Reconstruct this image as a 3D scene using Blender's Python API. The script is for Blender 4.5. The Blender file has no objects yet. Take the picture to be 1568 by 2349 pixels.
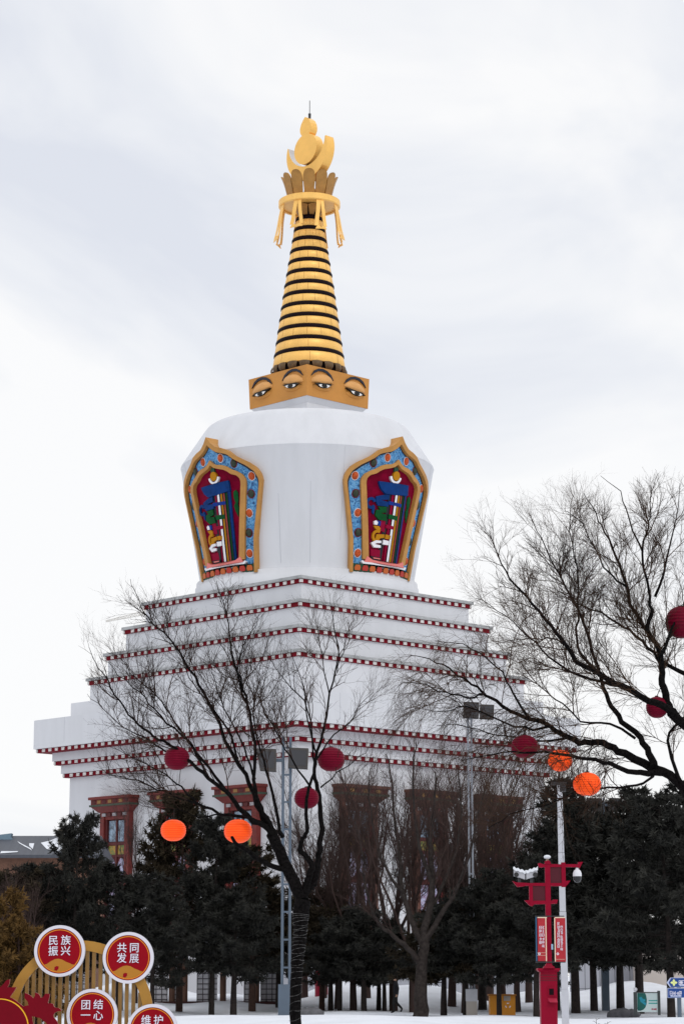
import bpy, math, random
import numpy as np
from mathutils import Vector, Matrix

# ------------------------------------------------------------------ scene, camera, world, sun
scene = bpy.context.scene
COL = scene.collection
IW, IH, FPX = 1568.0, 2348.0, 5423.0          # measuring frame of the photograph and focal length in its pixels
PITCH = math.radians(11.096)
CAMZ = 1.75
cam_d = bpy.data.cameras.new('camera')
cam = bpy.data.objects.new('camera', cam_d)
COL.objects.link(cam)
cam.location = (0, 0, CAMZ)
cam.rotation_euler = (math.pi / 2 + PITCH, 0, 0)
cam_d.sensor_fit = 'VERTICAL'
cam_d.sensor_height = 36.0
cam_d.lens = 36.0 * FPX / IH
cam_d.clip_start = 0.5
cam_d.clip_end = 8000
scene.camera = cam

SUN_EL, SUN_AZ = math.radians(42), math.radians(150)     # azimuth clockwise from +Y (view direction): sun behind, to the right
world = bpy.data.worlds.new("World")
scene.world = world
world.use_nodes = True
wn, wl = world.node_tree.nodes, world.node_tree.links
wn.clear()
wout = wn.new('ShaderNodeOutputWorld')
wbg = wn.new('ShaderNodeBackground')
wbg.inputs['Strength'].default_value = 0.1
sky = wn.new('ShaderNodeTexSky')
sky.sky_type = 'NISHITA'
sky.sun_disc = False
sky.sun_elevation = SUN_EL
sky.sun_rotation = SUN_AZ
wtc = wn.new('ShaderNodeTexCoord')
wmap = wn.new('ShaderNodeMapping')
wmap.inputs['Scale'].default_value = (3.4, 3.4, 6.5)
wmap.inputs['Location'].default_value = (3.59, 2.59, 0.70)
wns = wn.new('ShaderNodeTexNoise')
wns.inputs['Scale'].default_value = 1.35
wns.inputs['Detail'].default_value = 5.0
wns.inputs['Roughness'].default_value = 0.52
wns.inputs['Distortion'].default_value = 0.85
wramp = wn.new('ShaderNodeValToRGB')
cr = wramp.color_ramp
cr.elements[0].position = 0.33; cr.elements[0].color = (7.7, 8.0, 8.75, 1)
cr.elements[1].position = 0.60; cr.elements[1].color = (10.0, 10.0, 10.05, 1)
e = cr.elements.new(0.46); e.color = (8.75, 8.95, 9.4, 1)
wmix = wn.new('ShaderNodeMixRGB')
wmix.inputs['Fac'].default_value = 0.95
wl.new(wtc.outputs['Generated'], wmap.inputs['Vector'])
wl.new(wmap.outputs['Vector'], wns.inputs['Vector'])
wsep = wn.new('ShaderNodeSeparateXYZ')
wmr = wn.new('ShaderNodeMapRange')                      # cloud deck thins to white towards the horizon
wmr.interpolation_type = 'SMOOTHSTEP'
wmr.inputs['From Min'].default_value = 0.13
wmr.inputs['From Max'].default_value = 0.27
wmr.inputs['To Min'].default_value = 0.13
wmr.inputs['To Max'].default_value = 0.0
wadd = wn.new('ShaderNodeMath'); wadd.operation = 'ADD'
wl.new(wtc.outputs['Generated'], wsep.inputs['Vector'])
wl.new(wsep.outputs['Z'], wmr.inputs['Value'])
wl.new(wns.outputs['Fac'], wadd.inputs[0])
wl.new(wmr.outputs['Result'], wadd.inputs[1])
wl.new(wadd.outputs['Value'], wramp.inputs['Fac'])
wl.new(sky.outputs['Color'], wmix.inputs['Color1'])
wl.new(wramp.outputs['Color'], wmix.inputs['Color2'])
wzen = wn.new('ShaderNodeMapRange')                     # an overcast sky is brighter overhead
wzen.interpolation_type = 'SMOOTHSTEP'
wzen.inputs['From Min'].default_value = 0.45
wzen.inputs['From Max'].default_value = 1.0
wzen.inputs['To Min'].default_value = 0.1
wzen.inputs['To Max'].default_value = 0.15
wl.new(wsep.outputs['Z'], wzen.inputs['Value'])
wl.new(wzen.outputs['Result'], wbg.inputs['Strength'])
wl.new(wmix.outputs['Color'], wbg.inputs['Color'])
wl.new(wbg.outputs['Background'], wout.inputs['Surface'])

sun_d = bpy.data.lights.new('sun', 'SUN')
sun_d.energy = 0.6
sun_d.angle = math.radians(14)
sun_d.color = (1.0, 0.96, 0.90)
sun = bpy.data.objects.new('sun', sun_d)
COL.objects.link(sun)
sdir = Vector((math.sin(SUN_AZ) * math.cos(SUN_EL), math.cos(SUN_AZ) * math.cos(SUN_EL), math.sin(SUN_EL)))
sun.rotation_euler = sdir.to_track_quat('Z', 'Y').to_euler()

vs = scene.view_settings
vs.view_transform = 'Standard'
vs.look = 'None'
vs.exposure = 0.0
vs.gamma = 1.0
vs.use_curve_mapping = False
scene.cycles.max_bounces = 6
scene.cycles.diffuse_bounces = 3
scene.cycles.use_denoising = True

# ------------------------------------------------------------------ measuring helpers
CP, SP = math.cos(PITCH), math.sin(PITCH)


def at(px, py, Y):
    """point at forward distance Y seen at (px, py) of the measuring frame"""
    u = (px - IW / 2) / FPX
    v = (IH / 2 - py) / FPX
    t = Y / (CP - v * SP)
    return Vector((u * t, Y, CAMZ + t * (SP + v * CP)))


def zoomed(ox, oy, sc):
    return lambda x, y: ((ox + x / sc) / 1.7443, (oy + y / sc) / 1.7443)


# ------------------------------------------------------------------ materials
MATS = {}


def mat(name, color, rough=0.7, metal=0.0, var=0.0, vscale=3.0, vstretch=(1, 1, 1), bump=0.0, bscale=20.0,
        color2=None, emit=None, spec=0.3, coat=0.0, trans=None):
    if name in MATS:
        return MATS[name]
    m = bpy.data.materials.new(name)
    m.use_nodes = True
    n, l = m.node_tree.nodes, m.node_tree.links
    b = n['Principled BSDF']
    b.inputs['Base Color'].default_value = (*color, 1)
    b.inputs['Roughness'].default_value = rough
    b.inputs['Metallic'].default_value = metal
    b.inputs['Specular IOR Level'].default_value = spec
    if coat:
        b.inputs['Coat Weight'].default_value = coat
    tc = n.new('ShaderNodeTexCoord')
    if var > 0 or color2:
        mp = n.new('ShaderNodeMapping')
        mp.inputs['Scale'].default_value = vstretch
        nz = n.new('ShaderNodeTexNoise')
        nz.inputs['Scale'].default_value = vscale
        nz.inputs['Detail'].default_value = 5
        nz.inputs['Roughness'].default_value = 0.6
        l.new(tc.outputs['Object'], mp.inputs['Vector'])
        l.new(mp.outputs['Vector'], nz.inputs['Vector'])
        rp = n.new('ShaderNodeValToRGB')
        c2 = color2 if color2 else tuple(c * (1 - var) for c in color)
        rp.color_ramp.elements[0].position = 0.35
        rp.color_ramp.elements[0].color = (*c2, 1)
        rp.color_ramp.elements[1].position = 0.62
        rp.color_ramp.elements[1].color = (*color, 1)
        l.new(nz.outputs['Fac'], rp.inputs['Fac'])
        l.new(rp.outputs['Color'], b.inputs['Base Color'])
    if bump > 0:
        nb = n.new('ShaderNodeTexNoise')
        nb.inputs['Scale'].default_value = bscale
        nb.inputs['Detail'].default_value = 4
        bp = n.new('ShaderNodeBump')
        bp.inputs['Strength'].default_value = bump
        bp.inputs['Distance'].default_value = 0.05
        l.new(tc.outputs['Object'], nb.inputs['Vector'])
        l.new(nb.outputs['Fac'], bp.inputs['Height'])
        l.new(bp.outputs['Normal'], b.inputs['Normal'])
    if emit:
        b.inputs['Emission Color'].default_value = (*emit[0], 1)
        b.inputs['Emission Strength'].default_value = emit[1]
    MATS[name] = m
    return m


white = mat('white_plaster', (0.65, 0.66, 0.69), 0.75, var=0.06, vscale=0.9, vstretch=(1, 1, 0.12), bump=0.05, bscale=6)
white_cap = mat('weathered_cap', (0.43, 0.44, 0.445), 0.8, var=0.35, vscale=1.5, vstretch=(1, 1, 3))
band_red = mat('cornice_red', (0.19, 0.001, 0.011), 0.65, var=0.3, vscale=4, spec=0.1)
dentil_white = mat('dentil_white', (0.74, 0.72, 0.70), 0.7, color2=(0.5, 0.47, 0.45), vscale=9)
gold = mat('gold_paint', (0.98, 0.57, 0.15), 0.42, metal=0.2, var=0.14, vscale=1.3, vstretch=(1, 1, 0.3), spec=0.4)
gold_dull = mat('dull_gold', (0.42, 0.215, 0.055), 0.5, metal=0.2, var=0.2, vscale=2)
gilded = mat('gilded_sheet', (0.98, 0.56, 0.14), 0.33, metal=0.5, var=0.1, vscale=1.0, spec=0.5)
ochre = mat('ochre_paint', (0.56, 0.245, 0.05), 0.55, var=0.12, vscale=0.8)
lid_ochre = mat('eyelid_ochre', (0.66, 0.33, 0.105), 0.55, var=0.1, vscale=1.5)
frame_gold = mat('frame_gold', (0.50, 0.24, 0.055), 0.5, var=0.16, vscale=1.2, spec=0.35)
dark_gap = mat('dark_gap', (0.008, 0.003, 0.005), 0.6, spec=0.08)
brow_blue = mat('brow_blue_black', (0.014, 0.016, 0.03), 0.5)
eye_white = mat('eye_white', (0.8, 0.79, 0.78), 0.5)
iris_black = mat('iris_black', (0.006, 0.005, 0.005), 0.3)
snow_mat = mat('snow', (0.71, 0.735, 0.785), 0.7, var=0.10, vscale=0.5, bump=0.9, bscale=2.2, spec=0.25)
bark_black = mat('bark_black', (0.003, 0.0026, 0.0026), 0.95, color2=(0.011, 0.0095, 0.0095), vscale=30, bump=0.6, bscale=40, spec=0.05)
twig_dark = mat('twig_dark', (0.026, 0.016, 0.013), 0.9, color2=(0.05, 0.030, 0.022), vscale=0.9, spec=0.05)
twig_brown = mat('twig_brown', (0.062, 0.042, 0.038), 0.9, spec=0.05)
needle_dark = mat('needle_dark', (0.046, 0.046, 0.040), 0.85, color2=(0.018, 0.0185, 0.018), vscale=1.6, spec=0.05)
needle_olive = mat('needle_olive', (0.050, 0.039, 0.025), 0.85, color2=(0.020, 0.017, 0.013), vscale=1.6, spec=0.05)
needle_brown = mat('needle_brown', (0.17, 0.095, 0.028), 0.85, color2=(0.07, 0.042, 0.017), vscale=2.2, spec=0.12)
pine_bark = mat('pine_bark', (0.032, 0.024, 0.021), 0.9, color2=(0.016, 0.012, 0.011), vscale=8, bump=0.5, bscale=15)
red_bark = mat('brown_bark', (0.075, 0.040, 0.030), 0.9, color2=(0.04, 0.024, 0.02), vscale=8, bump=0.4, bscale=15)
red_paint = mat('lamp_red', (0.26, 0.0005, 0.020), 0.5, var=0.12, vscale=5, spec=0.12)
red_dark = mat('lamp_panel_red', (0.075, 0.004, 0.012), 0.5)
sign_red = mat('sign_red', (0.27, 0.0005, 0.008), 0.5, var=0.08, vscale=6, spec=0.1)
cut_red = mat('cutout_red', (0.165, 0.0005, 0.008), 0.55, var=0.1, vscale=4, spec=0.1)
sign_white = mat('sign_rim_white', (0.66, 0.64, 0.70), 0.5)
letter_white = mat('letter_white', (0.72, 0.70, 0.80), 0.5)
sign_gold = mat('sign_gold', (0.42, 0.17, 0.012), 0.5)
ring_orange = mat('ring_orange', (0.72, 0.22, 0.012), 0.5)
line_yellow = mat('line_yellow', (0.80, 0.42, 0.015), 0.5)
fence_gold = mat('fence_gold', (0.25, 0.135, 0.035), 0.5, var=0.25, vscale=8, vstretch=(1, 1, 0.2))
steel_blue = mat('mast_blue_grey', (0.095, 0.125, 0.165), 0.5, var=0.1, vscale=2)
steel_white = mat('pole_white', (0.52, 0.53, 0.57), 0.45, var=0.1, vscale=3)
steel_dark = mat('dark_metal', (0.035, 0.035, 0.038), 0.5)
lamp_glass = mat('flood_glass', (0.045, 0.045, 0.05), 0.35, spec=0.3)
lantern_red = mat('lantern_red_fabric', (0.155, 0.0005, 0.016), 0.6, var=0.1, vscale=6, spec=0.1)
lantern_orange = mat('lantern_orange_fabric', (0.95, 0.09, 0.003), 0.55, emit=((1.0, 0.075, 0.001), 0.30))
lantern_red_rib = mat('lantern_red_rib', (0.09, 0.0004, 0.010), 0.6, spec=0.1)
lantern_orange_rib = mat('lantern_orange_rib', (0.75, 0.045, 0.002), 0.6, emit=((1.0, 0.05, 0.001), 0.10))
cord_mat = mat('cord', (0.03, 0.02, 0.02), 0.8)
wire_pale = mat('pale_cable', (0.22, 0.215, 0.21), 0.6, color2=(0.02, 0.02, 0.02), vscale=14)


# ------------------------------------------------------------------ mesh builder
class MB:
    def __init__(self):
        self.v, self.f, self.m, self.s = [], [], [], []

    def add(self, vs, fs, mi=0, smooth=False):
        o = len(self.v)
        self.v.extend(tuple(p) for p in vs)
        for f in fs:
            self.f.append(tuple(i + o for i in f))
            self.m.append(mi)
            self.s.append(smooth)

    def box(self, x0, x1, y0, y1, z0, z1, mi=0):
        vs = [(x0, y0, z0), (x1, y0, z0), (x1, y1, z0), (x0, y1, z0), (x0, y0, z1), (x1, y0, z1), (x1, y1, z1), (x0, y1, z1)]
        self.add(vs, [(0, 3, 2, 1), (4, 5, 6, 7), (0, 1, 5, 4), (1, 2, 6, 5), (2, 3, 7, 6), (3, 0, 4, 7)], mi)

    def sq(self, h0, z0, h1, z1, mi=0, ctr=(0, 0)):
        """square frustum"""
        cx, cy = ctr
        vs = [(cx + sx * h0, cy + sy * h0, z0) for sx, sy in ((-1, -1), (1, -1), (1, 1), (-1, 1))]
        vs += [(cx + sx * h1, cy + sy * h1, z1) for sx, sy in ((-1, -1), (1, -1), (1, 1), (-1, 1))]
        self.add(vs, [(0, 3, 2, 1), (4, 5, 6, 7), (0, 1, 5, 4), (1, 2, 6, 5), (2, 3, 7, 6), (3, 0, 4, 7)], mi)

    def prism(self, poly, y0, y1, mi=0, side_mi=None):
        """polygon in (x, z), extruded from y0 (front) to y1"""
        n = len(poly)
        vs = [(p[0], y0, p[1]) for p in poly] + [(p[0], y1, p[1]) for p in poly]
        self.add(vs, [tuple(range(n)), tuple(range(2 * n - 1, n - 1, -1))], mi)
        self.add(vs, [(i, i + n, (i + 1) % n + n, (i + 1) % n) for i in range(n)], mi if side_mi is None else side_mi)

    def ring(self, ro, ri, y0, y1, cx=0, cz=0, n=48, mi=0, a0=0.0, a1=2 * math.pi):
        """flat annulus facing -y"""
        full = abs(a1 - a0 - 2 * math.pi) < 1e-6
        k = n if full else n + 1
        vs = []
        for r, y in ((ro, y0), (ri, y0), (ri, y1), (ro, y1)):
            for i in range(k):
                a = a0 + (a1 - a0) * i / n
                vs.append((cx + r * math.cos(a), y, cz + r * math.sin(a)))
        fs = []
        for b in range(4):
            for i in range(n):
                j = (i + 1) % k
                fs.append((b * k + i, b * k + j, ((b + 1) % 4) * k + j, ((b + 1) % 4) * k + i))
        if not full:
            fs += [(0, k, 2 * k, 3 * k), (k - 1, 4 * k - 1, 3 * k - 1, 2 * k - 1)]
        self.add(vs, fs, mi)

    def disc(self, r, y0, y1, cx=0, cz=0, n=48, mi=0):
        self.prism([(cx + r * math.cos(2 * math.pi * i / n), cz + r * math.sin(2 * math.pi * i / n)) for i in range(n)], y0, y1, mi)

    def lathe(self, prof, n=48, mi=0, ctr=(0, 0), smooth=True, capb=False, capt=False):
        vs, fs = [], []
        for r, z in prof:
            for i in range(n):
                a = 2 * math.pi * i / n
                vs.append((ctr[0] + r * math.cos(a), ctr[1] + r * math.sin(a), z))
        for k in range(len(prof) - 1):
            for i in range(n):
                j = (i + 1) % n
                fs.append((k * n + i, k * n + j, (k + 1) * n + j, (k + 1) * n + i))
        self.add(vs, fs, mi, smooth)
        if capb:
            self.add(vs[:n], [tuple(range(n - 1, -1, -1))], mi)
        if capt:
            self.add(vs[-n:], [tuple(range(n))], mi)

    def tube(self, pts, radii, sides=8, mi=0, smooth=True, cap=True):
        P = np.array([tuple(p) for p in pts], float)
        k = len(P)
        if np.isscalar(radii):
            radii = [radii] * k
        T = np.gradient(P, axis=0)
        T /= np.linalg.norm(T, axis=1)[:, None] + 1e-12
        d = P[-1] - P[0]
        ref = np.array((1.0, 0, 0)) if abs(d[0]) < 0.6 * np.linalg.norm(d) else np.array((0, 0.3, 1.0))
        U = np.cross(T, ref)
        U /= np.linalg.norm(U, axis=1)[:, None] + 1e-12
        V = np.cross(T, U)
        a = np.arange(sides) * 2 * math.pi / sides
        R = np.array(radii, float)
        ring = (np.cos(a)[None, :, None] * U[:, None, :] + np.sin(a)[None, :, None] * V[:, None, :]) * R[:, None, None] + P[:, None, :]
        fs = []
        for b in range(k - 1):
            for i in range(sides):
                j = (i + 1) % sides
                fs.append((b * sides + i, b * sides + j, (b + 1) * sides + j, (b + 1) * sides + i))
        self.add(ring.reshape(-1, 3).tolist(), fs, mi, smooth)
        if cap:
            self.add(ring[0].tolist(), [tuple(range(sides))], mi)
            self.add(ring[-1].tolist(), [tuple(range(sides - 1, -1, -1))], mi)

    def ball(self, c, rx, ry=None, rz=None, n=20, m=12, mi=0):
        ry = ry or rx; rz = rz or rx
        vs, fs = [], []
        for k in range(m + 1):
            t = math.pi * k / m
            for i in range(n):
                a = 2 * math.pi * i / n
                vs.append((c[0] + rx * math.sin(t) * math.cos(a), c[1] + ry * math.sin(t) * math.sin(a), c[2] - rz * math.cos(t)))
        for k in range(m):
            for i in range(n):
                j = (i + 1) % n
                fs.append((k * n + i, k * n + j, (k + 1) * n + j, (k + 1) * n + i))
        self.add(vs, fs, mi, True)

    def mesh(self, name, mats):
        me = bpy.data.meshes.new(name)
        me.from_pydata(self.v, [], self.f)
        for m in (mats if isinstance(mats, (list, tuple)) else [mats]):
            me.materials.append(m)
        me.polygons.foreach_set('material_index', self.m)
        me.polygons.foreach_set('use_smooth', self.s)
        me.update()
        return me

    def build(self, name, mats, parent=None, loc=None):
        o = bpy.data.objects.new(name, self.mesh(name, mats))
        COL.objects.link(o)
        if parent is not None:
            o.parent = parent
        if loc is not None:
            o.location = loc
        return o


def tag(o, label, cat, group=None):
    o['label'] = label
    o['category'] = cat
    if group:
        o['group'] = group
    return o


def thing(name, label, cat, loc=(0, 0, 0), rz=0.0, group=None):
    o = bpy.data.objects.new(name, None)
    o.empty_display_size = 0.3
    COL.objects.link(o)
    o.location = loc
    o.rotation_euler = (0, 0, rz)
    return tag(o, label, cat, group)


def structure(o):
    o['kind'] = 'structure'
    return o


def stuff(o):
    o['kind'] = 'stuff'
    return o


def dup(root, loc, rz=0.0, label=None, scale=None):
    r = root.copy()
    COL.objects.link(r)
    r.location = loc
    r.rotation_euler = (0, 0, rz)
    if scale is not None:
        r.scale = scale
    if label:
        r['label'] = label
    for ch in list(root.children):
        c = ch.copy(); COL.objects.link(c); c.parent = r
        for g in list(ch.children):
            d = g.copy(); COL.objects.link(d); d.parent = c
    return r


# ------------------------------------------------------------------ ground
def ground_z(x, y):
    """snow lies almost flat near the camera and is heaped up along the far walls"""
    z = 0.0
    if y > 60:
        z += 0.10 * math.sin(x * 0.55 + 1.3) * math.sin(y * 0.23) * min(1, (y - 60) / 30)
    if 84 < y < 104:
        z += 0.16 * math.sin(math.pi * (y - 84) / 20) ** 2 * (1 + 0.5 * math.sin(x * 0.31 + 2))
    if 122 < y < 160:
        k = math.sin(math.pi * (y - 122) / 38)
        z += k * (0.95 + 0.4 * math.sin(x * 0.42 + 0.6) + 0.2 * math.sin(x * 1.1 + 2.0))
    return z


def make_ground():
    xs = [-2500, -700, -250, -120, -70] + [(-40 + i * 0.8) for i in range(101)] + [70, 120, 250, 700, 2500]
    ys = [-300, -50, 0, 15, 30, 40, 50] + [55 + i * 0.9 for i in range(125)] + [200, 300, 600, 1200, 4000]
    vs = [(x, y, ground_z(x, y)) for y in ys for x in xs]
    nx = len(xs)
    fs = [(j * nx + i, j * nx + i + 1, (j + 1) * nx + i + 1, (j + 1) * nx + i) for j in range(len(ys) - 1) for i in range(nx - 1)]
    b = MB()
    b.add(vs, fs, 0, True)
    o = b.build('snowy_ground', snow_mat)
    structure(o)


make_ground()

# ------------------------------------------------------------------ the stupa
PHI = math.radians(-1.076)
PSI = PHI - math.pi / 4
stupa = thing('stupa', 'huge white stepped stupa with golden ringed spire and painted eyes', 'stupa', (-2.617, 175.0, 0.0), PSI)
US = (0.1 * math.cos(PSI), -0.1 * math.sin(PSI))       # the spire stands a hand's breadth off the dome's axis


def dentil_band(h, z0, z1, name, parent, pitch=0.78, sw=0.35):
    b = MB()
    b.sq(h, z0, h, z1, 0)
    n = int((2 * h - 0.9) / pitch)
    a = (z1 - z0)
    for face in range(4):
        ca, sa = (1, 0, -1, 0)[face], (0, 1, 0, -1)[face]
        def put(u0, u1, zz0, zz1):
            # box proud of the face by 4 cm
            q = []
            for d in (h - 0.02, h + 0.04):
                for (u, z) in ((u0, zz0), (u1, zz0), (u1, zz1), (u0, zz1)):
                    q.append((ca * d - sa * u, sa * d + ca * u, z))
            b.add(q, [(4, 5, 6, 7), (0, 1, 5, 4), (1, 2, 6, 5), (2, 3, 7, 6), (3, 0, 4, 7)], 1)
        for i in range(n):
            u = (i - (n - 1) / 2) * pitch
            put(u - sw / 2, u + sw / 2, z0 + 0.12 * a, z1 - 0.12 * a)
    for sx, sy in ((-1, -1), (1, -1), (1, 1), (-1, 1)):       # wide white block wrapped round each corner
        c = h - 0.15
        b.box(min(sx * c, sx * (h + 0.045)), max(sx * c, sx * (h + 0.045)), min(sy * c, sy * (h + 0.045)), max(sy * c, sy * (h + 0.045)),
              z0 + 0.12 * a, z1 - 0.12 * a, 1)
    return b.build(name, [band_red, dentil_white], parent)


# base storey
b = MB(); b.sq(12.35, -0.5, 12.35, 16.1); base = b.build('base_wall', white, stupa)
# three corbelled cornices
for (hw, zt, zb, hb, bz1, bz0) in ((12.83, 17.02, 16.40, 12.70, 16.40, 16.10), (13.30, 17.93, 17.31, 13.18, 17.31, 17.02), (14.30, 18.50, 18.22, 14.12, 18.22, 17.93)):
    b = MB(); b.sq(hw, zb, hw, zt)
    c = b.build('cornice', white, stupa)
    dentil_band(hb, bz0, bz1, 'cornice_band', c)
b = MB()
b.sq(14.298, 18.502, 14.298, 20.35)
for u in (-10.6, -6.1, -1.5, 3.2, 7.7, 11.9):
    b.box(u - 0.02, u + 0.02, -14.304, -14.29, 18.55, 20.34, 1)
    b.box(14.29, 14.304, u + 0.3 - 0.02, u + 0.3 + 0.02, 18.55, 20.34, 1)
b.build('parapet', [white, mat('plaster_seam', (0.50, 0.51, 0.545), 0.8)], stupa)
b = MB(); b.sq(12.38, 20.352, 12.38, 21.63); b.build('plinth', white, stupa)
# four terraces: wall, red band with white squares, weathered cap
terr = [(11.38, 21.634, 22.98, 11.50, 23.27, 11.64, 23.50),
        (10.47, 23.504, 24.83, 10.62, 25.12, 10.76, 25.36),
        (9.54, 25.364, 26.80, 9.68, 27.09, 9.80, 27.33),
        (8.52, 27.334, 28.66, 8.66, 28.96, 8.80, 29.20)]
for hw, z0, z1, hb, z2, hc, z3 in terr:
    b = MB(); b.sq(hw, z0, hw, z1)
    t = b.build('terrace', white, stupa)
    dentil_band(hb, z1, z2, 'cornice_band', t)
    b = MB(); b.sq(hc, z2, hc, z3 - 0.02); b.sq(hc - 0.1, z3 - 0.018, hc - 0.5, z3 + 0.06)
    b.build('cap', white_cap, t)

# dome (vase) on a round plinth
R0, Z0, KC = 8.01, 30.71, (9.55 - 8.01) / (39.33 - 30.71)


def cone_r(z):
    return R0 + KC * (z - Z0)


def dome_r(z):
    pr = [(39.33, 9.55), (42.0, 7.78), (42.33, 7.42), (42.8, 3.4)]
    if z <= 39.33:
        return cone_r(z)
    for (za, ra), (zb, rb) in zip(pr, pr[1:]):
        if z <= zb:
            return ra + (rb - ra) * (z - za) / (zb - za)
    return 3.4


b = MB()
b.lathe([(8.02, 30.40), (8.01, 30.71), (9.50, 39.10), (9.55, 39.22)], 128)
b.lathe([(9.55, 39.22), (9.50, 39.36), (7.82, 41.94)], 128)
b.lathe([(7.82, 41.94), (7.64, 42.18), (7.42, 42.33)], 128)
b.lathe([(7.42, 42.33), (7.1, 42.42), (6.2, 42.50), (2.6, 42.75)], 128)
seam_grey = mat('plaster_seam', (0.50, 0.51, 0.545), 0.8, var=0.2, vscale=1.0)
rq = random.Random(12)
for i in range(24):
    a = 2 * math.pi * (i + 0.23) / 24
    w_ = rq.uniform(0.012, 0.022)
    zt_ = rq.uniform(34.5, 39.0) if rq.random() < 0.4 else 39.1
    zb_ = 30.8 if rq.random() < 0.7 else rq.uniform(31, 34)
    vs = []
    for z in (zb_, zt_):
        r = R0 + (9.50 - 8.01) / (39.10 - 30.71) * (z - 30.71) + 0.004
        for q in (-1, 1):
            vs.append((r * math.cos(a + q * w_ / r), r * math.sin(a + q * w_ / r), z))
    b.add(vs, [(0, 1, 3, 2)], 1)
dome = b.build('dome', [white, seam_grey], stupa)
b = MB()
b.lathe([(8.35, 29.19), (8.35, 30.02), (8.26, 30.05), (8.26, 30.42), (7.9, 30.44)], 128)
b.build('dome_plinth', white, stupa)

# ---- painted niches on the dome
relief = bpy.data.materials.new('blue_relief')
relief.use_nodes = True
n_, l_ = relief.node_tree.nodes, relief.node_tree.links
bs = n_['Principled BSDF']; bs.inputs['Roughness'].default_value = 0.55
tc_ = n_.new('ShaderNodeTexCoord')
no_ = n_.new('ShaderNodeTexNoise'); no_.inputs['Scale'].default_value = 3.2; no_.inputs['Detail'].default_value = 3; no_.inputs['Distortion'].default_value = 2.2
rp_ = n_.new('ShaderNodeValToRGB')
rp_.color_ramp.elements[0].position = 0.34; rp_.color_ramp.elements[0].color = (0.006, 0.045, 0.16, 1)
rp_.color_ramp.elements[1].position = 0.62; rp_.color_ramp.elements[1].color = (0.16, 0.40, 0.66, 1)
ee = rp_.color_ramp.elements.new(0.47); ee.color = (0.055, 0.26, 0.56, 1)
bu_ = n_.new('ShaderNodeBump'); bu_.inputs['Strength'].default_value = 0.8; bu_.inputs['Distance'].default_value = 0.12
l_.new(tc_.outputs['Object'], no_.inputs['Vector']); l_.new(no_.outputs['Fac'], rp_.inputs['Fac'])
l_.new(rp_.outputs['Color'], bs.inputs['Base Color']); l_.new(no_.outputs['Fac'], bu_.inputs['Height']); l_.new(bu_.outputs['Normal'], bs.inputs['Normal'])

n_red = mat('niche_red', (0.20, 0.0006, 0.022), 0.65, var=0.3, vscale=1.5, spec=0.05)
n_black = mat('niche_black', (0.008, 0.006, 0.012), 0.5)
n_blue = mat('niche_blue', (0.004, 0.040, 0.18), 0.6, var=0.3, vscale=2, spec=0.08)
n_blue2 = mat('niche_bright_blue', (0.008, 0.035, 0.24), 0.6, spec=0.08)
n_green = mat('niche_green', (0.003, 0.085, 0.02), 0.6, var=0.3, vscale=2, spec=0.08)
n_yellow = mat('niche_yellow', (0.46, 0.20, 0.008), 0.6, spec=0.08)
n_white = mat('niche_white', (0.80, 0.79, 0.82), 0.5)
n_crim = mat('niche_crimson', (0.25, 0.002, 0.03), 0.6, spec=0.08)
n_pink = mat('niche_pink', (0.75, 0.20, 0.18), 0.5)
n_ored = mat('niche_orange_red', (0.40, 0.06, 0.03), 0.5)
n_dgreen = mat('niche_dark_green', (0.012, 0.06, 0.03), 0.5)
n_teal = mat('niche_teal', (0.01, 0.13, 0.20), 0.5)
m_orange = mat('medallion_orange', (0.60, 0.09, 0.012), 0.5, var=0.5, vscale=8)
m_green = mat('medallion_green', (0.035, 0.05, 0.03), 0.5, var=0.5, vscale=8)


def onc(s, z, off, az):
    r = cone_r(z) + off
    a = az + s / cone_r(z)
    return (r * math.cos(a), r * math.sin(a), z)


def densify(poly, step=0.25, closed=True):
    out = []
    n = len(poly)
    for i in range(n if closed else n - 1):
        p, q = poly[i], poly[(i + 1) % n]
        k = max(1, int(math.hypot(q[0] - p[0], q[1] - p[1]) / step))
        for j in range(k):
            out.append((p[0] + (q[0] - p[0]) * j / k, p[1] + (q[1] - p[1]) * j / k))
    if not closed:
        out.append(poly[-1])
    return out


def resample(pl, n):
    d = [0]
    for p, q in zip(pl, pl[1:]):
        d.append(d[-1] + math.hypot(q[0] - p[0], q[1] - p[1]))
    out = []
    for i in range(n):
        t = d[-1] * i / (n - 1)
        k = max(j for j in range(len(d)) if d[j] <= t + 1e-9)
        k = min(k, len(pl) - 2)
        u = (t - d[k]) / max(1e-9, d[k + 1] - d[k])
        out.append((pl[k][0] + (pl[k + 1][0] - pl[k][0]) * u, pl[k][1] + (pl[k + 1][1] - pl[k][1]) * u))
    return out


O_OUT = [(s_ * 0.95, z_) for s_, z_ in [(3.15, 30.2), (3.45, 32.6), (4.5, 36.7), (4.46, 37.15), (4.15, 37.65), (3.6, 38.03), (2.95, 38.36), (2.4, 38.65), (1.95, 39.05), (1.35, 39.28), (0.85, 39.4), (0.4, 39.75), (0, 40.25)]]
O_IN = [(s_ * 0.995, z_) for s_, z_ in [(2.75, 30.2), (3.05, 32.6), (4.05, 36.55), (3.98, 36.95), (3.75, 37.35), (3.2, 37.8), (2.7, 38.08), (2.2, 38.38), (1.75, 38.76), (1.2, 38.93), (0.75, 39.05), (0.35, 39.32), (0, 39.67)]]
I_OUT = [(2.08, 31.2), (2.5, 33.9), (3.0, 36.6), (2.98, 36.92), (2.75, 37.25), (2.3, 37.52), (1.9, 37.68), (1.55, 37.93), (1.1, 38.08), (0.6, 38.15), (0.3, 38.3), (0, 38.58)]
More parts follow.
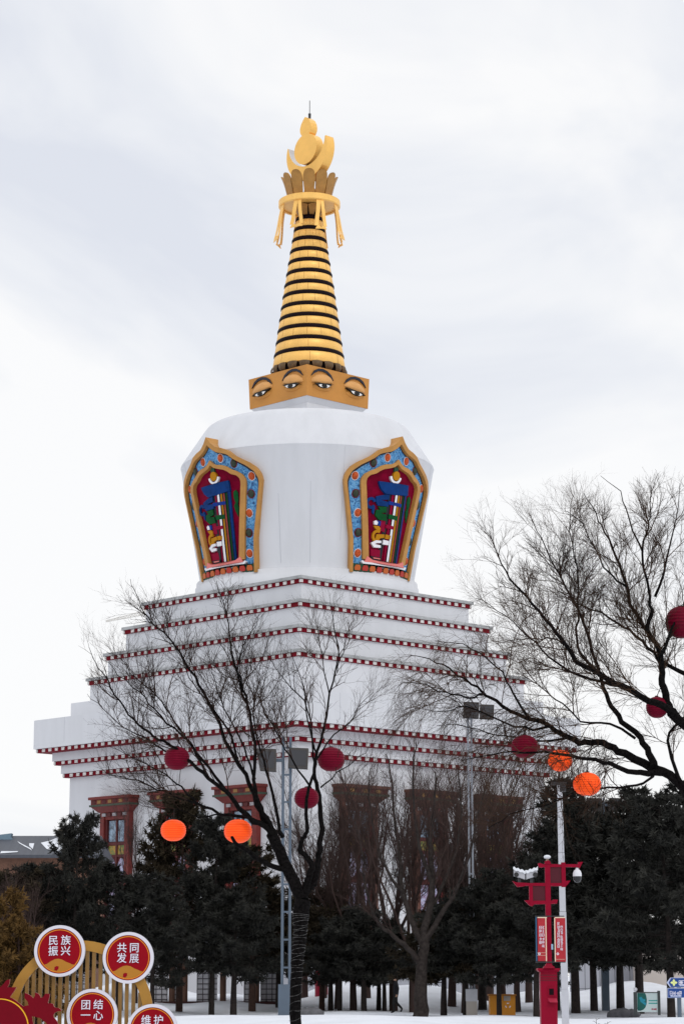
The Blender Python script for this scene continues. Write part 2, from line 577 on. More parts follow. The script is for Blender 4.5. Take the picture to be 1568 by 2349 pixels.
I_IN = [(s_ * 1.05, z_) for s_, z_ in [(1.52, 31.2), (1.95, 33.9), (2.45, 36.65), (2.4, 36.98), (2.15, 37.2), (1.75, 37.33), (1.45, 37.57), (1.1, 37.75), (0.65, 37.86), (0.3, 37.98), (0, 38.22)]]


def full(half, n):
    h = resample(half, n)
    return [(-s, z) for s, z in h] + [(s, z) for s, z in h[-2::-1]]


def frame_mesh(outer, inner, off_f, off_b, az, to_dome=False, n=46):
    A, B = full(outer, n), full(inner, n)
    k = len(A)
    vs = [onc(s, z, off_f, az) for s, z in A] + [onc(s, z, off_f, az) for s, z in B]
    bo = (lambda z: dome_r(z) - cone_r(z) - 0.15) if to_dome else (lambda z: off_b)
    vs += [onc(s, z, bo(z), az) for s, z in A] + [onc(s, z, (off_b if to_dome else off_b), az) for s, z in B]
    fs = []
    for i in range(k - 1):
        fs += [(i, i + 1, k + i + 1, k + i), (2 * k + i, 2 * k + i + 1, i + 1, i), (k + i, k + i + 1, 3 * k + i + 1, 3 * k + i)]
    fs += [(0, k, 3 * k, 2 * k), (k - 1, 3 * k - 1, 4 * k - 1, 2 * k - 1)]
    return vs, fs


def half_w(half, z):
    best = 0.0
    for p, q in zip(half, half[1:]):
        if min(p[1], q[1]) <= z <= max(p[1], q[1]) and p[1] != q[1]:
            t = (z - p[1]) / (q[1] - p[1])
            best = max(best, p[0] + t * (q[0] - p[0]))
    return best


def plate(b, poly, off0, off1, az, mi):
    p = densify(poly, 0.3)
    n = len(p)
    vs = [onc(s, z, off1, az) for s, z in p] + [onc(s, z, off0, az) for s, z in p]
    b.add(vs, [tuple(range(n))] + [(i, (i + 1) % n, n + (i + 1) % n, n + i) for i in range(n)], mi)


def arc_poly(cx, cz, ro, ri, a0, a1, n=16):
    A = [math.radians(a0 + (a1 - a0) * i / n) for i in range(n + 1)]
    return [(cx + ro * math.cos(a), cz + ro * math.sin(a)) for a in A] + [(cx + ri * math.cos(a), cz + ri * math.sin(a)) for a in reversed(A)]


EM = [n_black, n_blue, n_blue2, n_green, n_yellow, n_white, n_crim, n_pink, n_ored, n_teal, n_dgreen]


def make_niche(az):
    b = MB()
    vs, fs = frame_mesh(O_OUT, O_IN, 0.42, 0.10, az, True)
    b.add(vs, fs, 0)
    fr = b.build('niche', frame_gold, stupa)
    # blue relief panel between the two frames
    A, B = full(O_IN, 46), full(I_OUT, 46)
    b = MB()
    k = len(A)
    vs = [onc(s * 1.02, z, 0.14, az) for s, z in A] + [onc(s * 0.95, z, 0.14, az) for s, z in B]
    b.add(vs, [(i, i + 1, k + i + 1, k + i) for i in range(k - 1)], 0)
    b.build('relief_panel', relief, fr)
    b = MB()
    vs, fs = frame_mesh(I_OUT, I_IN, 0.34, 0.02, az)
    b.add(vs, fs, 0)
    b.build('inner_frame', frame_gold, fr)
    # dark line hugging the inside of the outer frame
    b = MB()
    A2 = [(s * 0.982, z - 0.03) for s, z in A]
    vs = [onc(s, z, 0.155, az) for s, z in A] + [onc(s * 0.975, z - 0.05, 0.155, az) for s, z in A2]
    b.add(vs, [(i, i + 1, k + i + 1, k + i) for i in range(k - 1)], 0)
    b.build('dark_border', brow_blue, fr)
    # crimson recess
    b = MB()
    zs = [31.15 + (38.2 - 31.15) * i / 36 for i in range(37)]
    cols = 15
    vs = []
    for z in zs:
        w = half_w(I_IN, max(z, 31.2)) + 0.06
        for c in range(cols):
            vs.append(onc(-w + 2 * w * c / (cols - 1), z, 0.045, az))
    b.add(vs, [(r * cols + c, r * cols + c + 1, (r + 1) * cols + c + 1, (r + 1) * cols + c) for r in range(36) for c in range(cols - 1)], 0)
    b.build('recess', n_red, fr)
    # emblem, piece by piece, standing proud of the recess
    b = MB()
    P = lambda poly, mi, o=0.16: plate(b, poly, 0.04, o, az, mi)
    P(arc_poly(0.05, 37.42, 0.57, 0.40, 190, 350), 5, 0.2)
    P(arc_poly(0.07, 37.42, 0.33, 0.0, 0, 360, 20)[:21], 4, 0.22)
    P([(-0.18, 37.72), (0.22, 37.70), (0.2, 38.0), (0.0, 38.06), (-0.2, 37.98)], 10, 0.17)
    P([(-1.5, 36.84), (1.47, 36.94), (1.52, 36.2), (0.2, 36.05), (-0.78, 36.02), (-1.2, 36.3), (-1.42, 36.62)], 1, 0.24)
    # long coloured bars
    def bar(s0, z0, s1, z1, w, mi, o):
        P([(s0 - w / 2, z0), (s0 + w / 2, z0), (s1 + w / 2, z1), (s1 - w / 2, z1)], mi, o)
    bar(-0.20, 36.1, -0.52, 31.2, 0.34, 0, 0.10)
    bar(0.05, 36.1, 0.02, 31.15, 0.30, 6, 0.15)
    bar(0.32, 36.1, 0.20, 31.12, 0.20, 5, 0.20)
    for (sa_, sb_) in ((0.18, 0.06), (0.46, 0.34), (0.74, 0.61), (0.97, 0.84), (1.20, 1.06)):
        bar(sa_, 36.1, sb_, 31.15, 0.05, 0, 0.21)
    bar(0.62, 36.1, 0.50, 31.12, 0.20, 4, 0.17)
    bar(0.86, 36.1, 0.73, 31.12, 0.19, 8, 0.155)
    bar(1.08, 36.1, 0.95, 31.15, 0.20, 3, 0.145)
    bar(1.33, 36.2, 1.14, 31.2, 0.26, 1, 0.165)
    # bands over the bars
    P([(-0.35, 35.55), (0.95, 35.50), (0.95, 35.28), (-0.35, 35.30)], 2, 0.215)
    P([(-0.2, 34.62), (0.72, 34.58), (0.70, 34.28), (-0.2, 34.30)], 3, 0.213)
    P([(-0.35, 33.86), (0.42, 33.82), (0.40, 33.58), (-0.35, 33.60)], 6, 0.216)
    P([(-0.3, 33.15), (0.22, 33.12), (0.2, 32.85), (-0.3, 32.85)], 4, 0.212)
    P([(-0.45, 32.75), (0.1, 32.72), (0.08, 32.42), (-0.45, 32.42)], 5, 0.214)
    # stacked glyph on the left
    P([(-1.55, 35.75), (-0.75, 35.98), (-0.35, 36.02), (-0.35, 35.66), (-1.1, 35.55), (-0.35, 35.48), (-0.35, 35.15), (-1.3, 35.12), (-1.5, 35.4)], 1, 0.18)
    P(arc_poly(-1.88, 35.25, 0.42, 0.22, 20, 330), 1, 0.17)
    P([(-1.75, 35.0), (-1.5, 34.95), (-1.55, 34.45), (-1.72, 34.6)], 1, 0.165)
    P([(-1.25, 35.05), (-0.5, 35.12), (-0.45, 34.72), (-0.95, 34.62), (-0.4, 34.55), (-0.35, 34.12), (-1.05, 34.12), (-1.42, 34.4), (-1.4, 34.8), (-1.05, 34.85)], 3, 0.19)
    P([(-1.46, 33.98), (-1.28, 34.06), (-1.1, 33.92), (-1.16, 33.74), (-1.42, 33.76)], 5, 0.19)
    P([(-1.2, 34.06), (-0.85, 34.02), (-0.85, 33.72), (-1.05, 33.70)], 2, 0.185)
    P([(-1.45, 33.66), (-0.98, 33.68), (-0.8, 33.52), (-0.85, 33.36), (-1.2, 33.42)], 4, 0.18)
    P([(-0.85, 34.2), (-0.4, 34.15), (-0.35, 33.3), (-0.8, 33.4)], 6, 0.12)
    P(arc_poly(-1.02, 32.95, 0.46, 0.26, 60, 250), 4, 0.19)
    P([(-1.1, 33.08), (-0.4, 33.14), (-0.38, 32.9), (-0.75, 32.82), (-0.85, 32.6), (-1.15, 32.7)], 4, 0.185)
    P([(-1.5, 32.42), (-1.1, 32.64), (-0.62, 32.66), (-0.6, 32.50), (-1.0, 32.46), (-1.15, 32.36), (-0.62, 32.32), (-0.6, 32.16), (-1.2, 32.12)], 5, 0.2)
    P([(-1.42, 32.0), (-0.55, 32.0), (-0.5, 31.45), (-1.3, 31.42)], 6, 0.11)
    P([(-1.38, 31.5), (-0.35, 31.45), (-0.4, 31.2), (-1.2, 31.22)], 0, 0.16)
    P([(-1.15, 31.42), (-0.5, 31.40), (-0.5, 31.33), (-1.1, 31.34)], 7, 0.175)
    # green sprig on the right
    P([(1.72, 36.1), (1.95, 36.22), (2.1, 36.0), (2.08, 35.5), (1.98, 35.2), (2.02, 34.9), (1.88, 34.3), (1.7, 34.7), (1.62, 35.1), (1.78, 35.3), (1.68, 35.7)], 3, 0.12)
    b.build('emblem', EM, fr)
    # pink ledge, white moulding and flower sill
    b = MB()
    plate(b, [(-1.95, 30.98), (1.95, 30.98), (1.75, 31.42), (1.3, 31.2), (-1.3, 31.2), (-1.75, 31.42)], 0.04, 0.36, az, 1)
    plate(b, [(-2.2, 31.0), (-2.05, 30.86), (2.05, 30.86), (2.2, 31.0), (2.1, 31.1), (1.95, 30.985), (-1.95, 30.985), (-2.1, 31.1)], 0.1, 0.40, az, 2)
    plate(b, [(-2.74, 30.23), (2.74, 30.23), (2.74, 30.83), (-2.74, 30.83)], 0.02, 0.33, az, 0)
    for i in range(9):
        s = -2.42 + i * 0.605
        plate(b, [(s - 0.2, 30.36), (s + 0.2, 30.36), (s + 0.24, 30.55), (s + 0.15, 30.74), (s - 0.15, 30.74), (s - 0.24, 30.55)], 0.3, 0.39 + 0.003 * (i % 2), az, 3 if i % 2 else 4)
    b.build('sill', [n_dgreen, n_pink, n_white, mat('flower_red', (0.42, 0.03, 0.02), 0.5), mat('flower_orange', (0.5, 0.11, 0.02), 0.5)], fr)
    # round medallions up both sides and over the arch
    ms = [(2.45, 31.6), (2.62, 33.05), (2.85, 34.45), (3.2, 35.8), (3.42, 37.05), (2.1, 38.1), (0.95, 38.62)]
    for sg in (-1, 1):
        for i, (s, z) in enumerate(ms):
            b = MB()
            vs, fs = [], []
            N, M = 16, 5
            for k in range(M + 1):
                t = math.pi / 2 * k / M
                for q in range(N):
                    a = 2 * math.pi * q / N
                    vs.append(onc(sg * s + 0.26 * math.cos(t) * math.cos(a), z + 0.30 * math.cos(t) * math.sin(a), 0.15 + 0.14 * math.sin(t), az))
            for k in range(M):
                for q in range(N):
                    fs.append((k * N + q, k * N + (q + 1) % N, (k + 1) * N + (q + 1) % N, (k + 1) * N + q))
            b.add(vs, fs, 0, True)
            ring = [(sg * s + r * math.cos(2 * math.pi * q / N), z + r * 1.12 * math.sin(2 * math.pi * q / N)) for r in (0.295,) for q in range(N)]
            plate(b, ring, 0.14, 0.165, az, 1)
            b.build('medallion', [m_orange if i % 2 == 0 else m_green, n_white if i % 2 == 0 else n_crim], fr)
    return fr


make_niche(-math.pi / 2)
make_niche(0.0)

# ---- box with painted eyes
b = MB()
b.sq(3.17, 44.05, 3.25, 46.37, 0, US)
eyebox = b.build('eye_box', ochre, stupa)
b = MB()
b.sq(3.12, 44.046, 2.78, 43.66, 0, US) if False else b.sq(2.78, 43.64, 3.10, 44.046, 0, US)
b.sq(2.78, 42.7, 2.78, 43.636, 0, US)
b.build('soffit', white, eyebox)


def eye_mesh(face, u, mirror):
    """one eye: brow, bulging lid, white and iris, on face 'X' (+x) or 'Y' (-y)"""
    b = MB()
    def w(a, z, d):
        hh = 3.17 + 0.08 * (z - 44.05) / 2.32
        x = u + mirror * a
        return (US[0] + x, US[1] - hh - d, z) if face == 'Y' else (US[0] + hh + d, US[1] + x, z)
    def flat(poly, d0, d1, mi):
        n = len(poly)
        vs = [w(a, z, d1) for a, z in poly] + [w(a, z, d0) for a, z in poly]
        b.add(vs, [tuple(range(n))] + [(i, (i + 1) % n, n + (i + 1) % n, n + i) for i in range(n)], mi)
    # socket edge (thin darker line round lid), lid as half ellipsoid
    vs, fs = [], []
    N, M = 28, 8
    for k in range(M + 1):
        t = math.pi / 2 * k / M
        for q in range(N):
            a = 2 * math.pi * q / N
            r = math.cos(t)
            vs.append(w(1.10 * r * math.cos(a), 45.30 - 0.10 * r * math.cos(a) + (0.60 if math.sin(a) > 0 else 0.24) * r * math.sin(a), -0.02 + 0.42 * math.sin(t) ** 1.3))
    for k in range(M):
        for q in range(N):
            fs.append((k * N + q, k * N + (q + 1) % N, (k + 1) * N + (q + 1) % N, (k + 1) * N + q))
    b.add(vs, fs, 0, True)
    # lower lid swelling
    vs = []
    for k in range(M + 1):
        t = math.pi / 2 * k / M
        for q in range(N):
            a = 2 * math.pi * q / N
            vs.append(w(0.92 * math.cos(t) * math.cos(a), 44.90 + 0.32 * math.cos(t) * math.sin(a), -0.02 + 0.17 * math.sin(t)))
    b.add(vs, fs, 4, True)
    # almond white with lash line
    up = [(-1.0, 45.18), (-0.72, 45.16), (-0.4, 45.20), (0, 45.21), (0.4, 45.17), (0.75, 45.08), (0.98, 44.97)]
    lo = [(0.72, 44.90), (0.4, 44.80), (0.0, 44.78), (-0.38, 44.86), (-0.7, 45.04)]
    flat([(-1.02, 45.22), (-0.75, 45.17), (-0.4, 45.19), (0, 45.19), (0.4, 45.14), (0.72, 45.05), (0.95, 44.92), (0.72, 44.97), (0.4, 44.80), (0.0, 44.77), (-0.38, 44.85), (-0.7, 45.08)], 0.0, 0.265, 3)
    flat([(-0.60, 45.03), (-0.4, 45.06), (0, 45.05), (0.4, 45.0), (0.58, 44.93), (0.4, 44.83), (0.0, 44.80), (-0.38, 44.88)], 0.2, 0.285, 2)
    # iris
    flat([(0.0 + 0.27 * math.cos(2 * math.pi * i / 20), 44.935 + 0.14 * math.sin(2 * math.pi * i / 20)) for i in range(20)], 0.25, 0.315, 3)
    # brow
    top = [(-1.12, 45.56), (-0.85, 45.95), (-0.45, 46.18), (0.0, 46.27), (0.45, 46.22), (0.85, 46.02), (1.15, 45.58)]
    bot = [(0.85, 45.82), (0.45, 46.03), (0.0, 46.08), (-0.45, 45.99), (-0.85, 45.72)]
    flat(top + bot, -0.02, 0.10, 1)
    return b


for f in ('Y', 'X'):
    for u, mir in ((-1.68, -1), (1.70, 1)):
        eye_mesh(f, u, mir).build('eye', [lid_ochre, brow_blue, eye_white, iris_black, ochre], eyebox)

# ---- lotus collar under the spire
b = MB()
b.lathe([(2.5, 46.38), (2.55, 47.0), (2.3, 47.2)], 48, 1, US)
for i in range(18):
    a = 2 * math.pi * (i + 0.5) / 18
    vs, fs = [], []
    for k in range(6):
        t = k / 5
        r = 2.62 + 0.32 * math.sin(t * math.pi * 0.75)
        for j in range(5):
            da = (j - 2) / 2 * 0.145 * math.sqrt(max(0.12, 1 - (1 - t) ** 2)) if t < 1 else (j - 2) / 2 * 0.145
            vs.append((US[0] + (r - 0.05 * abs(j - 2)) * math.cos(a + da), US[1] + (r - 0.05 * abs(j - 2)) * math.sin(a + da), 46.4 + 0.78 * t))
    for k in range(5):
        for j in range(4):
            fs.append((k * 5 + j, k * 5 + j + 1, (k + 1) * 5 + j + 1, (k + 1) * 5 + j))
    b.add(vs, fs, 0, True)
b.build('lotus_collar', [mat('lotus_bronze', (0.13, 0.075, 0.03), 0.5, var=0.4, vscale=5), dark_gap], stupa)

# ---- thirteen rings of the spire
gaps = [59.01, 58.14, 57.27, 56.36, 55.46, 54.56, 53.64, 52.76, 51.85, 50.94, 50.01, 49.09, 48.10]


def spire_r(z):
    pr = [(47.1, 2.78), (48.1, 2.64), (53.63, 1.88), (57.3, 1.30), (59.2, 0.98)]
    for (za, ra), (zb, rb) in zip(pr, pr[1:]):
        if z <= zb:
            return ra + (rb - ra) * (z - za) / (zb - za)
    return 0.98


b = MB()
b.lathe([(2.3, 47.0), (2.3, 47.3), (0.75, 59.2), (0.72, 60.2)], 48, 0, US)
core = b.build('spire_core', dark_gap, stupa)
edges = [47.15] + sorted(gaps)
rs = random.Random(5)
for i, z in enumerate(edges):
    z0 = z if i == 0 else z + 0.16
    z1 = edges[i + 1] - 0.15 if i + 1 < len(edges) else 59.25
    if i == len(edges) - 1:
        break
    r0, r1 = spire_r(z0), spire_r(z1)
    b = MB()
    b.lathe([(r0 - 0.35, z0 + 0.03), (r0 - 0.04, z0), (r0, z0 + 0.04), (r1, z1 - 0.03), (r1 - 0.03, z1), (r1 - 0.35, z1 + 0.02)], 72, 0, US)
    nseam = 14
    a0 = rs.random()
    for k in range(nseam):                                   # sheet seams
        if rs.random() < 0.25:
            continue
        a = a0 + 2 * math.pi * k / nseam
        da = 0.006 / r0 * 2.2
        vs = []
        for r, zz in ((r0 + 0.006, z0 + 0.05), (r1 + 0.006, z1 - 0.04)):
            for s in (-1, 1):
                vs.append((US[0] + r * math.cos(a + s * da), US[1] + r * math.sin(a + s * da), zz))
        b.add(vs, [(0, 1, 3, 2)], 1)
    b.build('spire_ring', [gold, gold_dull], stupa)
    zc = edges[i + 1]
    rc = spire_r(zc)
    b = MB()  # dark band colours in the shade under the overhanging ring above
    b.lathe([(rc - 0.30, zc - 0.16), (rc + 0.01, zc - 0.148), (rc + 0.05, zc - 0.08), (rc + 0.05, zc + 0.05), (rc + 0.0, zc + 0.15), (rc - 0.30, zc + 0.165)], 64, 0, US)
    b.build('ring_underside_shade', dark_gap, stupa)

# ---- canopy disc with ribbons
ZD0, ZD1 = 60.02, 60.55
b = MB()
b.lathe([(0.7, ZD0 + 0.12), (2.10, ZD0 + 0.12), (2.12, ZD0), (2.30, ZD0), (2.38, ZD0 + 0.06), (2.38, ZD1 - 0.05), (2.30, ZD1), (0.5, ZD1 + 0.02)], 72, 0, US, smooth=False)
canopy = b.build('canopy_disc', gold, stupa)
b = MB()
for i in range(9):
    a = 2 * math.pi * i / 9 + 0.2
    vs, fs = [], []
    for k in range(6):
        t = k / 5
        r = 0.80 + 0.42 * t
        for j in range(5):
            da = (j - 2) / 2 * 0.33 * (0.75 + 0.25 * t)
            vs.append((US[0] + (r - 0.04 * abs(j - 2)) * math.cos(a + da), US[1] + (r - 0.04 * abs(j - 2)) * math.sin(a + da), 59.3 + 0.78 * t - 0.05 * (j - 2) ** 2 * t * 0.6))
    for k in range(5):
        for j in range(4):
            fs.append((k * 5 + j, k * 5 + j + 1, (k + 1) * 5 + j + 1, (k + 1) * 5 + j))
    b.add(vs, fs, 0, True)
b.build('lotus_capital', gold_dull, stupa)


def ribbon(az, length, flare, spread):
    """an inverted V of two gold strips, their feet joined by a notched tail"""
    b = MB()
    ca, sa = math.cos(az), math.sin(az)
    def w(u, z, d):
        r = 2.18 + d
        return (US[0] + r * ca - u * sa, US[1] + r * sa + u * ca, z)
    def strip(line, wid, th=0.05):
        vs = []
        for (u, z, d) in line:
            for (du, dd) in ((-wid / 2, 0), (wid / 2, 0), (wid / 2, th), (-wid / 2, th)):
                vs.append(w(u + du, z, d + dd))
        fs = []
        k = len(line)
        for i in range(k - 1):
            for q in range(4):
                p = (q + 1) % 4
                fs.append((i * 4 + q, i * 4 + p, (i + 1) * 4 + p, (i + 1) * 4 + q))
        fs += [(3, 2, 1, 0), ((k - 1) * 4, (k - 1) * 4 + 1, (k - 1) * 4 + 2, (k - 1) * 4 + 3)]
        b.add(vs, fs, 0)
    zt = ZD0 + 0.05
    for s in (-1, 1):
        line = []
        for k in range(9):
            t = k / 8
            line.append((s * (0.14 + spread * t ** 1.25), zt - length * t, flare * (t ** 1.4) + 0.05 * math.sin(t * 5)))
        strip(line, 0.29 - 0.02 * s)
    d = flare
    vs = [w(-0.14 - spread - 0.12, zt - length - 0.28, d), w(-0.14 - spread + 0.1, zt - length + 0.08, d), w(0, zt - length - 0.12, d + 0.02), w(0.14 + spread - 0.1, zt - length + 0.08, d),
          w(0.14 + spread + 0.12, zt - length - 0.22, d), w(0.05, zt - length - 0.22, d)]
    vs += [tuple(Vector(p) + Vector((ca * 0.05, sa * 0.05, 0))) for p in vs]
    b.add(vs, [(0, 1, 2, 5), (2, 3, 4, 5), (6, 11, 8, 7), (8, 11, 10, 9), (0, 5, 11, 6), (5, 4, 10, 11), (4, 3, 9, 10), (3, 2, 8, 9), (2, 1, 7, 8), (1, 0, 6, 7)], 0)
    return b


fr_a = math.radians(225) - PSI - math.radians(0)              # local azimuth that faces the camera is 315 deg in local axes
face_cam = math.radians(-90) - PSI
for k, L, fl, sp in ((-0.5, 2.05, 0.30, 0.26), (0.5, 2.2, 0.22, 0.22), (-1.5, 2.75, 0.55, 0.20), (1.5, 2.65, 0.55, 0.20), (-2.5, 2.6, 0.4, 0.2), (2.5, 2.6, 0.4, 0.2), (-3.5, 2.6, 0.4, 0.2), (3.5, 2.6, 0.4, 0.2)):
    ribbon(face_cam + k * math.pi / 4, L, fl, sp).build('streamer', gold, canopy)

# ---- lotus crown: twelve petals
for i in range(12):
    az = face_cam + 2 * math.pi * i / 12
    ca, sa = math.cos(az), math.sin(az)
    prof = [(0, 0.34), (0.3, 0.385), (0.6, 0.43), (0.85, 0.46), (1.0, 0.47), (1.15, 0.455), (1.28, 0.42), (1.38, 0.36), (1.45, 0.27), (1.49, 0.14), (1.5, 0.0)]
    b = MB()
    outl = [(-w * 1.0, t) for t, w in prof] + [(w * 1.0, t) for t, w in prof[-2::-1]]
    vs = []
    for dd in (0.0, -0.10):
        for u, t in outl:
            r = 1.66 + 0.37 * t - 0.10 * (u / 0.47) ** 2 + dd
            z = ZD1 + 0.02 + 1.30 * t
            vs.append((US[0] + r * ca - u * sa, US[1] + r * sa + u * ca, z))
    n = len(outl)
    # faces as strips across the petal so that it keeps its curve
    def mid(k, o):
        return o + k, o + n - 1 - k
    fs = []
    for o in (0, n):
        for k in range(n // 2):
            a_, b_ = mid(k, o)
            c_, d_ = mid(k + 1, o)
            fs.append((a_, b_, d_, c_) if c_ != d_ else (a_, b_, c_))
    fs += [(i2, (i2 + 1) % n, n + (i2 + 1) % n, n + i2) for i2 in range(n)]
    b.add(vs, fs, 0)
    b.build('lotus_petal', gold_dull, stupa)

# ---- crescent, sun disc and flame jewel, facing the left front of the stupa
b = MB()
b.lathe([(0.24, 60.5), (0.24, 63.6)], 16, 0, US, capt=True)
b.build('finial_post', dark_gap, stupa)
b = MB()
zo, ro, zi, ri = 64.55, 2.28, 65.45, 2.06
tip = (2.02, 65.28)
ao = math.atan2(tip[1] - zo, tip[0]); ai = math.atan2(tip[1] - zi, tip[0])
outer = [(ro * math.cos(math.pi - ao + (2 * ao + math.pi) * i / 40), zo + ro * math.sin(math.pi - ao + (2 * ao + math.pi) * i / 40)) for i in range(41)]
inner = [(ri * math.cos(ai - (math.pi + 2 * ai) * i / 40), zi + ri * math.sin(ai - (math.pi + 2 * ai) * i / 40)) for i in range(41)]
k = 41
inn = inner[::-1]
vs = []
for y in (-0.32, 0.50):
    vs += [(US[0] + x, US[1] + y, z) for x, z in outer] + [(US[0] + x, US[1] + y, z) for x, z in inn]
fs = []
for i in range(k - 1):
    fs += [(i, i + 1, k + i + 1, k + i), (2 * k + i, 3 * k + i, 3 * k + i + 1, 2 * k + i + 1), (i, 2 * k + i, 2 * k + i + 1, i + 1)]
fs += [(0, k, 3 * k, 2 * k), (k - 1, 3 * k - 1, 4 * k - 1, 2 * k - 1)]
b.add(vs, fs, 0)
b.add(vs, [(k + i, k + i + 1, 3 * k + i + 1, 3 * k + i) for i in range(k - 1)], 1, True)  # inner faces pale: sky reflected in the gold, put into the colour
b.build('crescent', [gilded, mat('crescent_sky_sheen', (0.62, 0.60, 0.58), 0.3, metal=0.6)], stupa)
b = MB()
n = 56
b.prism([(US[0] + 0.02 + 1.27 * math.cos(2 * math.pi * i / n), 64.72 + 1.22 * math.sin(2 * math.pi * i / n)) for i in range(n)], US[1] - 0.46, US[1] + 0.26, 0)
b.build('sun_disc', gilded, stupa)
b = MB()
jw = [(0.30, 65.80), (0.50, 65.98), (0.60, 66.2), (0.62, 66.45), (0.55, 66.75), (0.38, 67.05), (0.15, 67.26), (-0.06, 67.36)]
jl = [(-0.28, 67.15), (-0.5, 66.85), (-0.63, 66.5), (-0.62, 66.2), (-0.5, 65.98), (-0.3, 65.80)]
b.prism([(US[0] + 0.0 + x, z) for x, z in (jw + jl)], US[1] - 0.44, US[1] + 0.24, 0)
b.build('flame_jewel', gilded, stupa)
b = MB()
b.tube([(US[0], US[1], 67.2), (US[0], US[1], 67.72)], [0.09, 0.11], 8)
b.tube([(US[0], US[1], 67.7), (US[0], US[1], 68.8)], 0.028, 6)
b.build('lightning_rod', steel_dark, stupa)

# ---- windows of the base storey (three on each face in view)
win_red = mat('window_red', (0.175, 0.026, 0.022), 0.6, var=0.25, vscale=3)
win_brown = mat('window_brown', (0.12, 0.045, 0.03), 0.6, var=0.3, vscale=2.5)
win_dark = mat('window_dark_red', (0.09, 0.014, 0.014), 0.6)
win_green = mat('window_green_trim', (0.055, 0.075, 0.05), 0.6, var=0.4, vscale=6)
pane_m = mat('painted_pane', (0.30, 0.42, 0.55), 0.25, color2=(0.05, 0.07, 0.10), vscale=2.2, spec=0.6)
pane_g = mat('pane_green', (0.10, 0.17, 0.05), 0.4, color2=(0.45, 0.22, 0.03), vscale=5)
pane_l = mat('pane_lilac', (0.42, 0.45, 0.62), 0.4, color2=(0.22, 0.12, 0.2), vscale=4)


def window(face, u, main):
    def w(a, d, z):
        return (u + a, -12.35 - d, z) if face == 'Y' else (12.35 + d, u + a, z)
    def bx(b, a0, a1, d0, d1, z0, z1, mi=0):
        vs = [w(a0, d0, z0), w(a1, d0, z0), w(a1, d1, z0), w(a0, d1, z0), w(a0, d0, z1), w(a1, d0, z1), w(a1, d1, z1), w(a0, d1, z1)]
        b.add(vs, [(0, 3, 2, 1), (4, 5, 6, 7), (0, 1, 5, 4), (1, 2, 6, 5), (2, 3, 7, 6), (3, 0, 4, 7)], mi)
    b = MB()
    zb = 5.2
    for s in (-1, 1):
        bx(b, min(s * 1.2, s * 1.65), max(s * 1.2, s * 1.65), -0.1, 0.42, zb, 13.3)
        bx(b, min(s * 0.98, s * 1.197), max(s * 0.98, s * 1.197), -0.1, 0.28, zb, 12.78, 1)
    bx(b, -1.197, 1.197, -0.1, 0.33, 12.783, 13.3)
    bx(b, -1.65, 1.65, -0.1, 0.6, zb - 0.4, zb - 0.003)
    fr = b.build('window', [main, win_dark], stupa)
    b = MB()
    bx(b, -0.977, 0.977, -0.05, 0.10, zb, 12.78, 1)
    bx(b, -0.08, 0.08, 0.102, 0.20, zb, 12.78, 1)
    for z0, z1 in ((10.95, 11.15), (10.1, 10.25), (8.0, 8.2)):
        for s in (-1, 1):
            bx(b, min(s * 0.083, s * 0.976), max(s * 0.083, s * 0.976), 0.102, 0.18, z0, z1, 1)
    for s in (-1, 1):
        a0, a1 = min(s * 0.12, s * 0.93), max(s * 0.12, s * 0.93)
        bx(b, a0, a1, 0.103, 0.13, 11.2, 12.7, 0)
        bx(b, a0, a1, 0.103, 0.13, 10.28, 10.92, 2)
        ov = [(s * 0.53 + 0.40 * math.cos(2 * math.pi * i / 18), 9.15 + 0.88 * math.sin(2 * math.pi * i / 18)) for i in range(18)]
        vs = [w(a, 0.14, z) for a, z in ov] + [w(a, 0.1, z) for a, z in ov]
        b.add(vs, [tuple(range(18))] + [(i, (i + 1) % 18, 18 + (i + 1) % 18, 18 + i) for i in range(18)], 3)
        bx(b, a0, a1, 0.103, 0.13, 5.6, 7.9, 3)
    b.build('pane', [pane_m, win_dark, pane_g, pane_l], fr)
    b = MB()
    # flared head: bracket, beam with panels, eave
    vs = [w(a, d, z) for a, d, z in ((-1.7, -0.1, 13.302), (1.7, -0.1, 13.302), (1.7, 0.5, 13.302), (-1.7, 0.5, 13.302), (-2.2, -0.1, 13.72), (2.2, -0.1, 13.72), (2.2, 0.85, 13.72), (-2.2, 0.85, 13.72))]
    b.add(vs, [(0, 3, 2, 1), (4, 5, 6, 7), (0, 1, 5, 4), (1, 2, 6, 5), (2, 3, 7, 6), (3, 0, 4, 7)], 0)
    bx(b, -2.28, 2.28, -0.1, 0.95, 13.722, 13.86, 2)
    bx(b, -2.2, 2.2, -0.1, 0.85, 13.862, 14.22, 0)
    for i in range(7):
        a = -1.86 + i * 0.62
        bx(b, a - 0.2, a + 0.2, 0.84, 0.875, 13.93, 14.17, 3 if i % 2 else 1)
    bx(b, -2.32, 2.32, -0.1, 1.02, 14.222, 14.42, 0)
    for i in range(5):
        a = -1.2 + i * 0.6
        bx(b, a - 0.2, a + 0.2, 0.36, 0.455, 13.02, 13.24, 4 if i % 2 == 0 else 1)
    b.build('lintel', [main, win_dark, win_green, mat('lintel_ochre', (0.30, 0.16, 0.05), 0.6), mat('lintel_grey', (0.36, 0.34, 0.36), 0.6)], fr)


for u in (-6.5, 0.2, 7.1):
    window('Y', u, win_red)
for u in (-6.9, 0.0, 6.8):
    window('X', u, win_brown)

# ------------------------------------------------------------------ trees
def tube_into(b, P, R, sides, mi=0):
    b.tube(P, R, sides, mi, True, False)


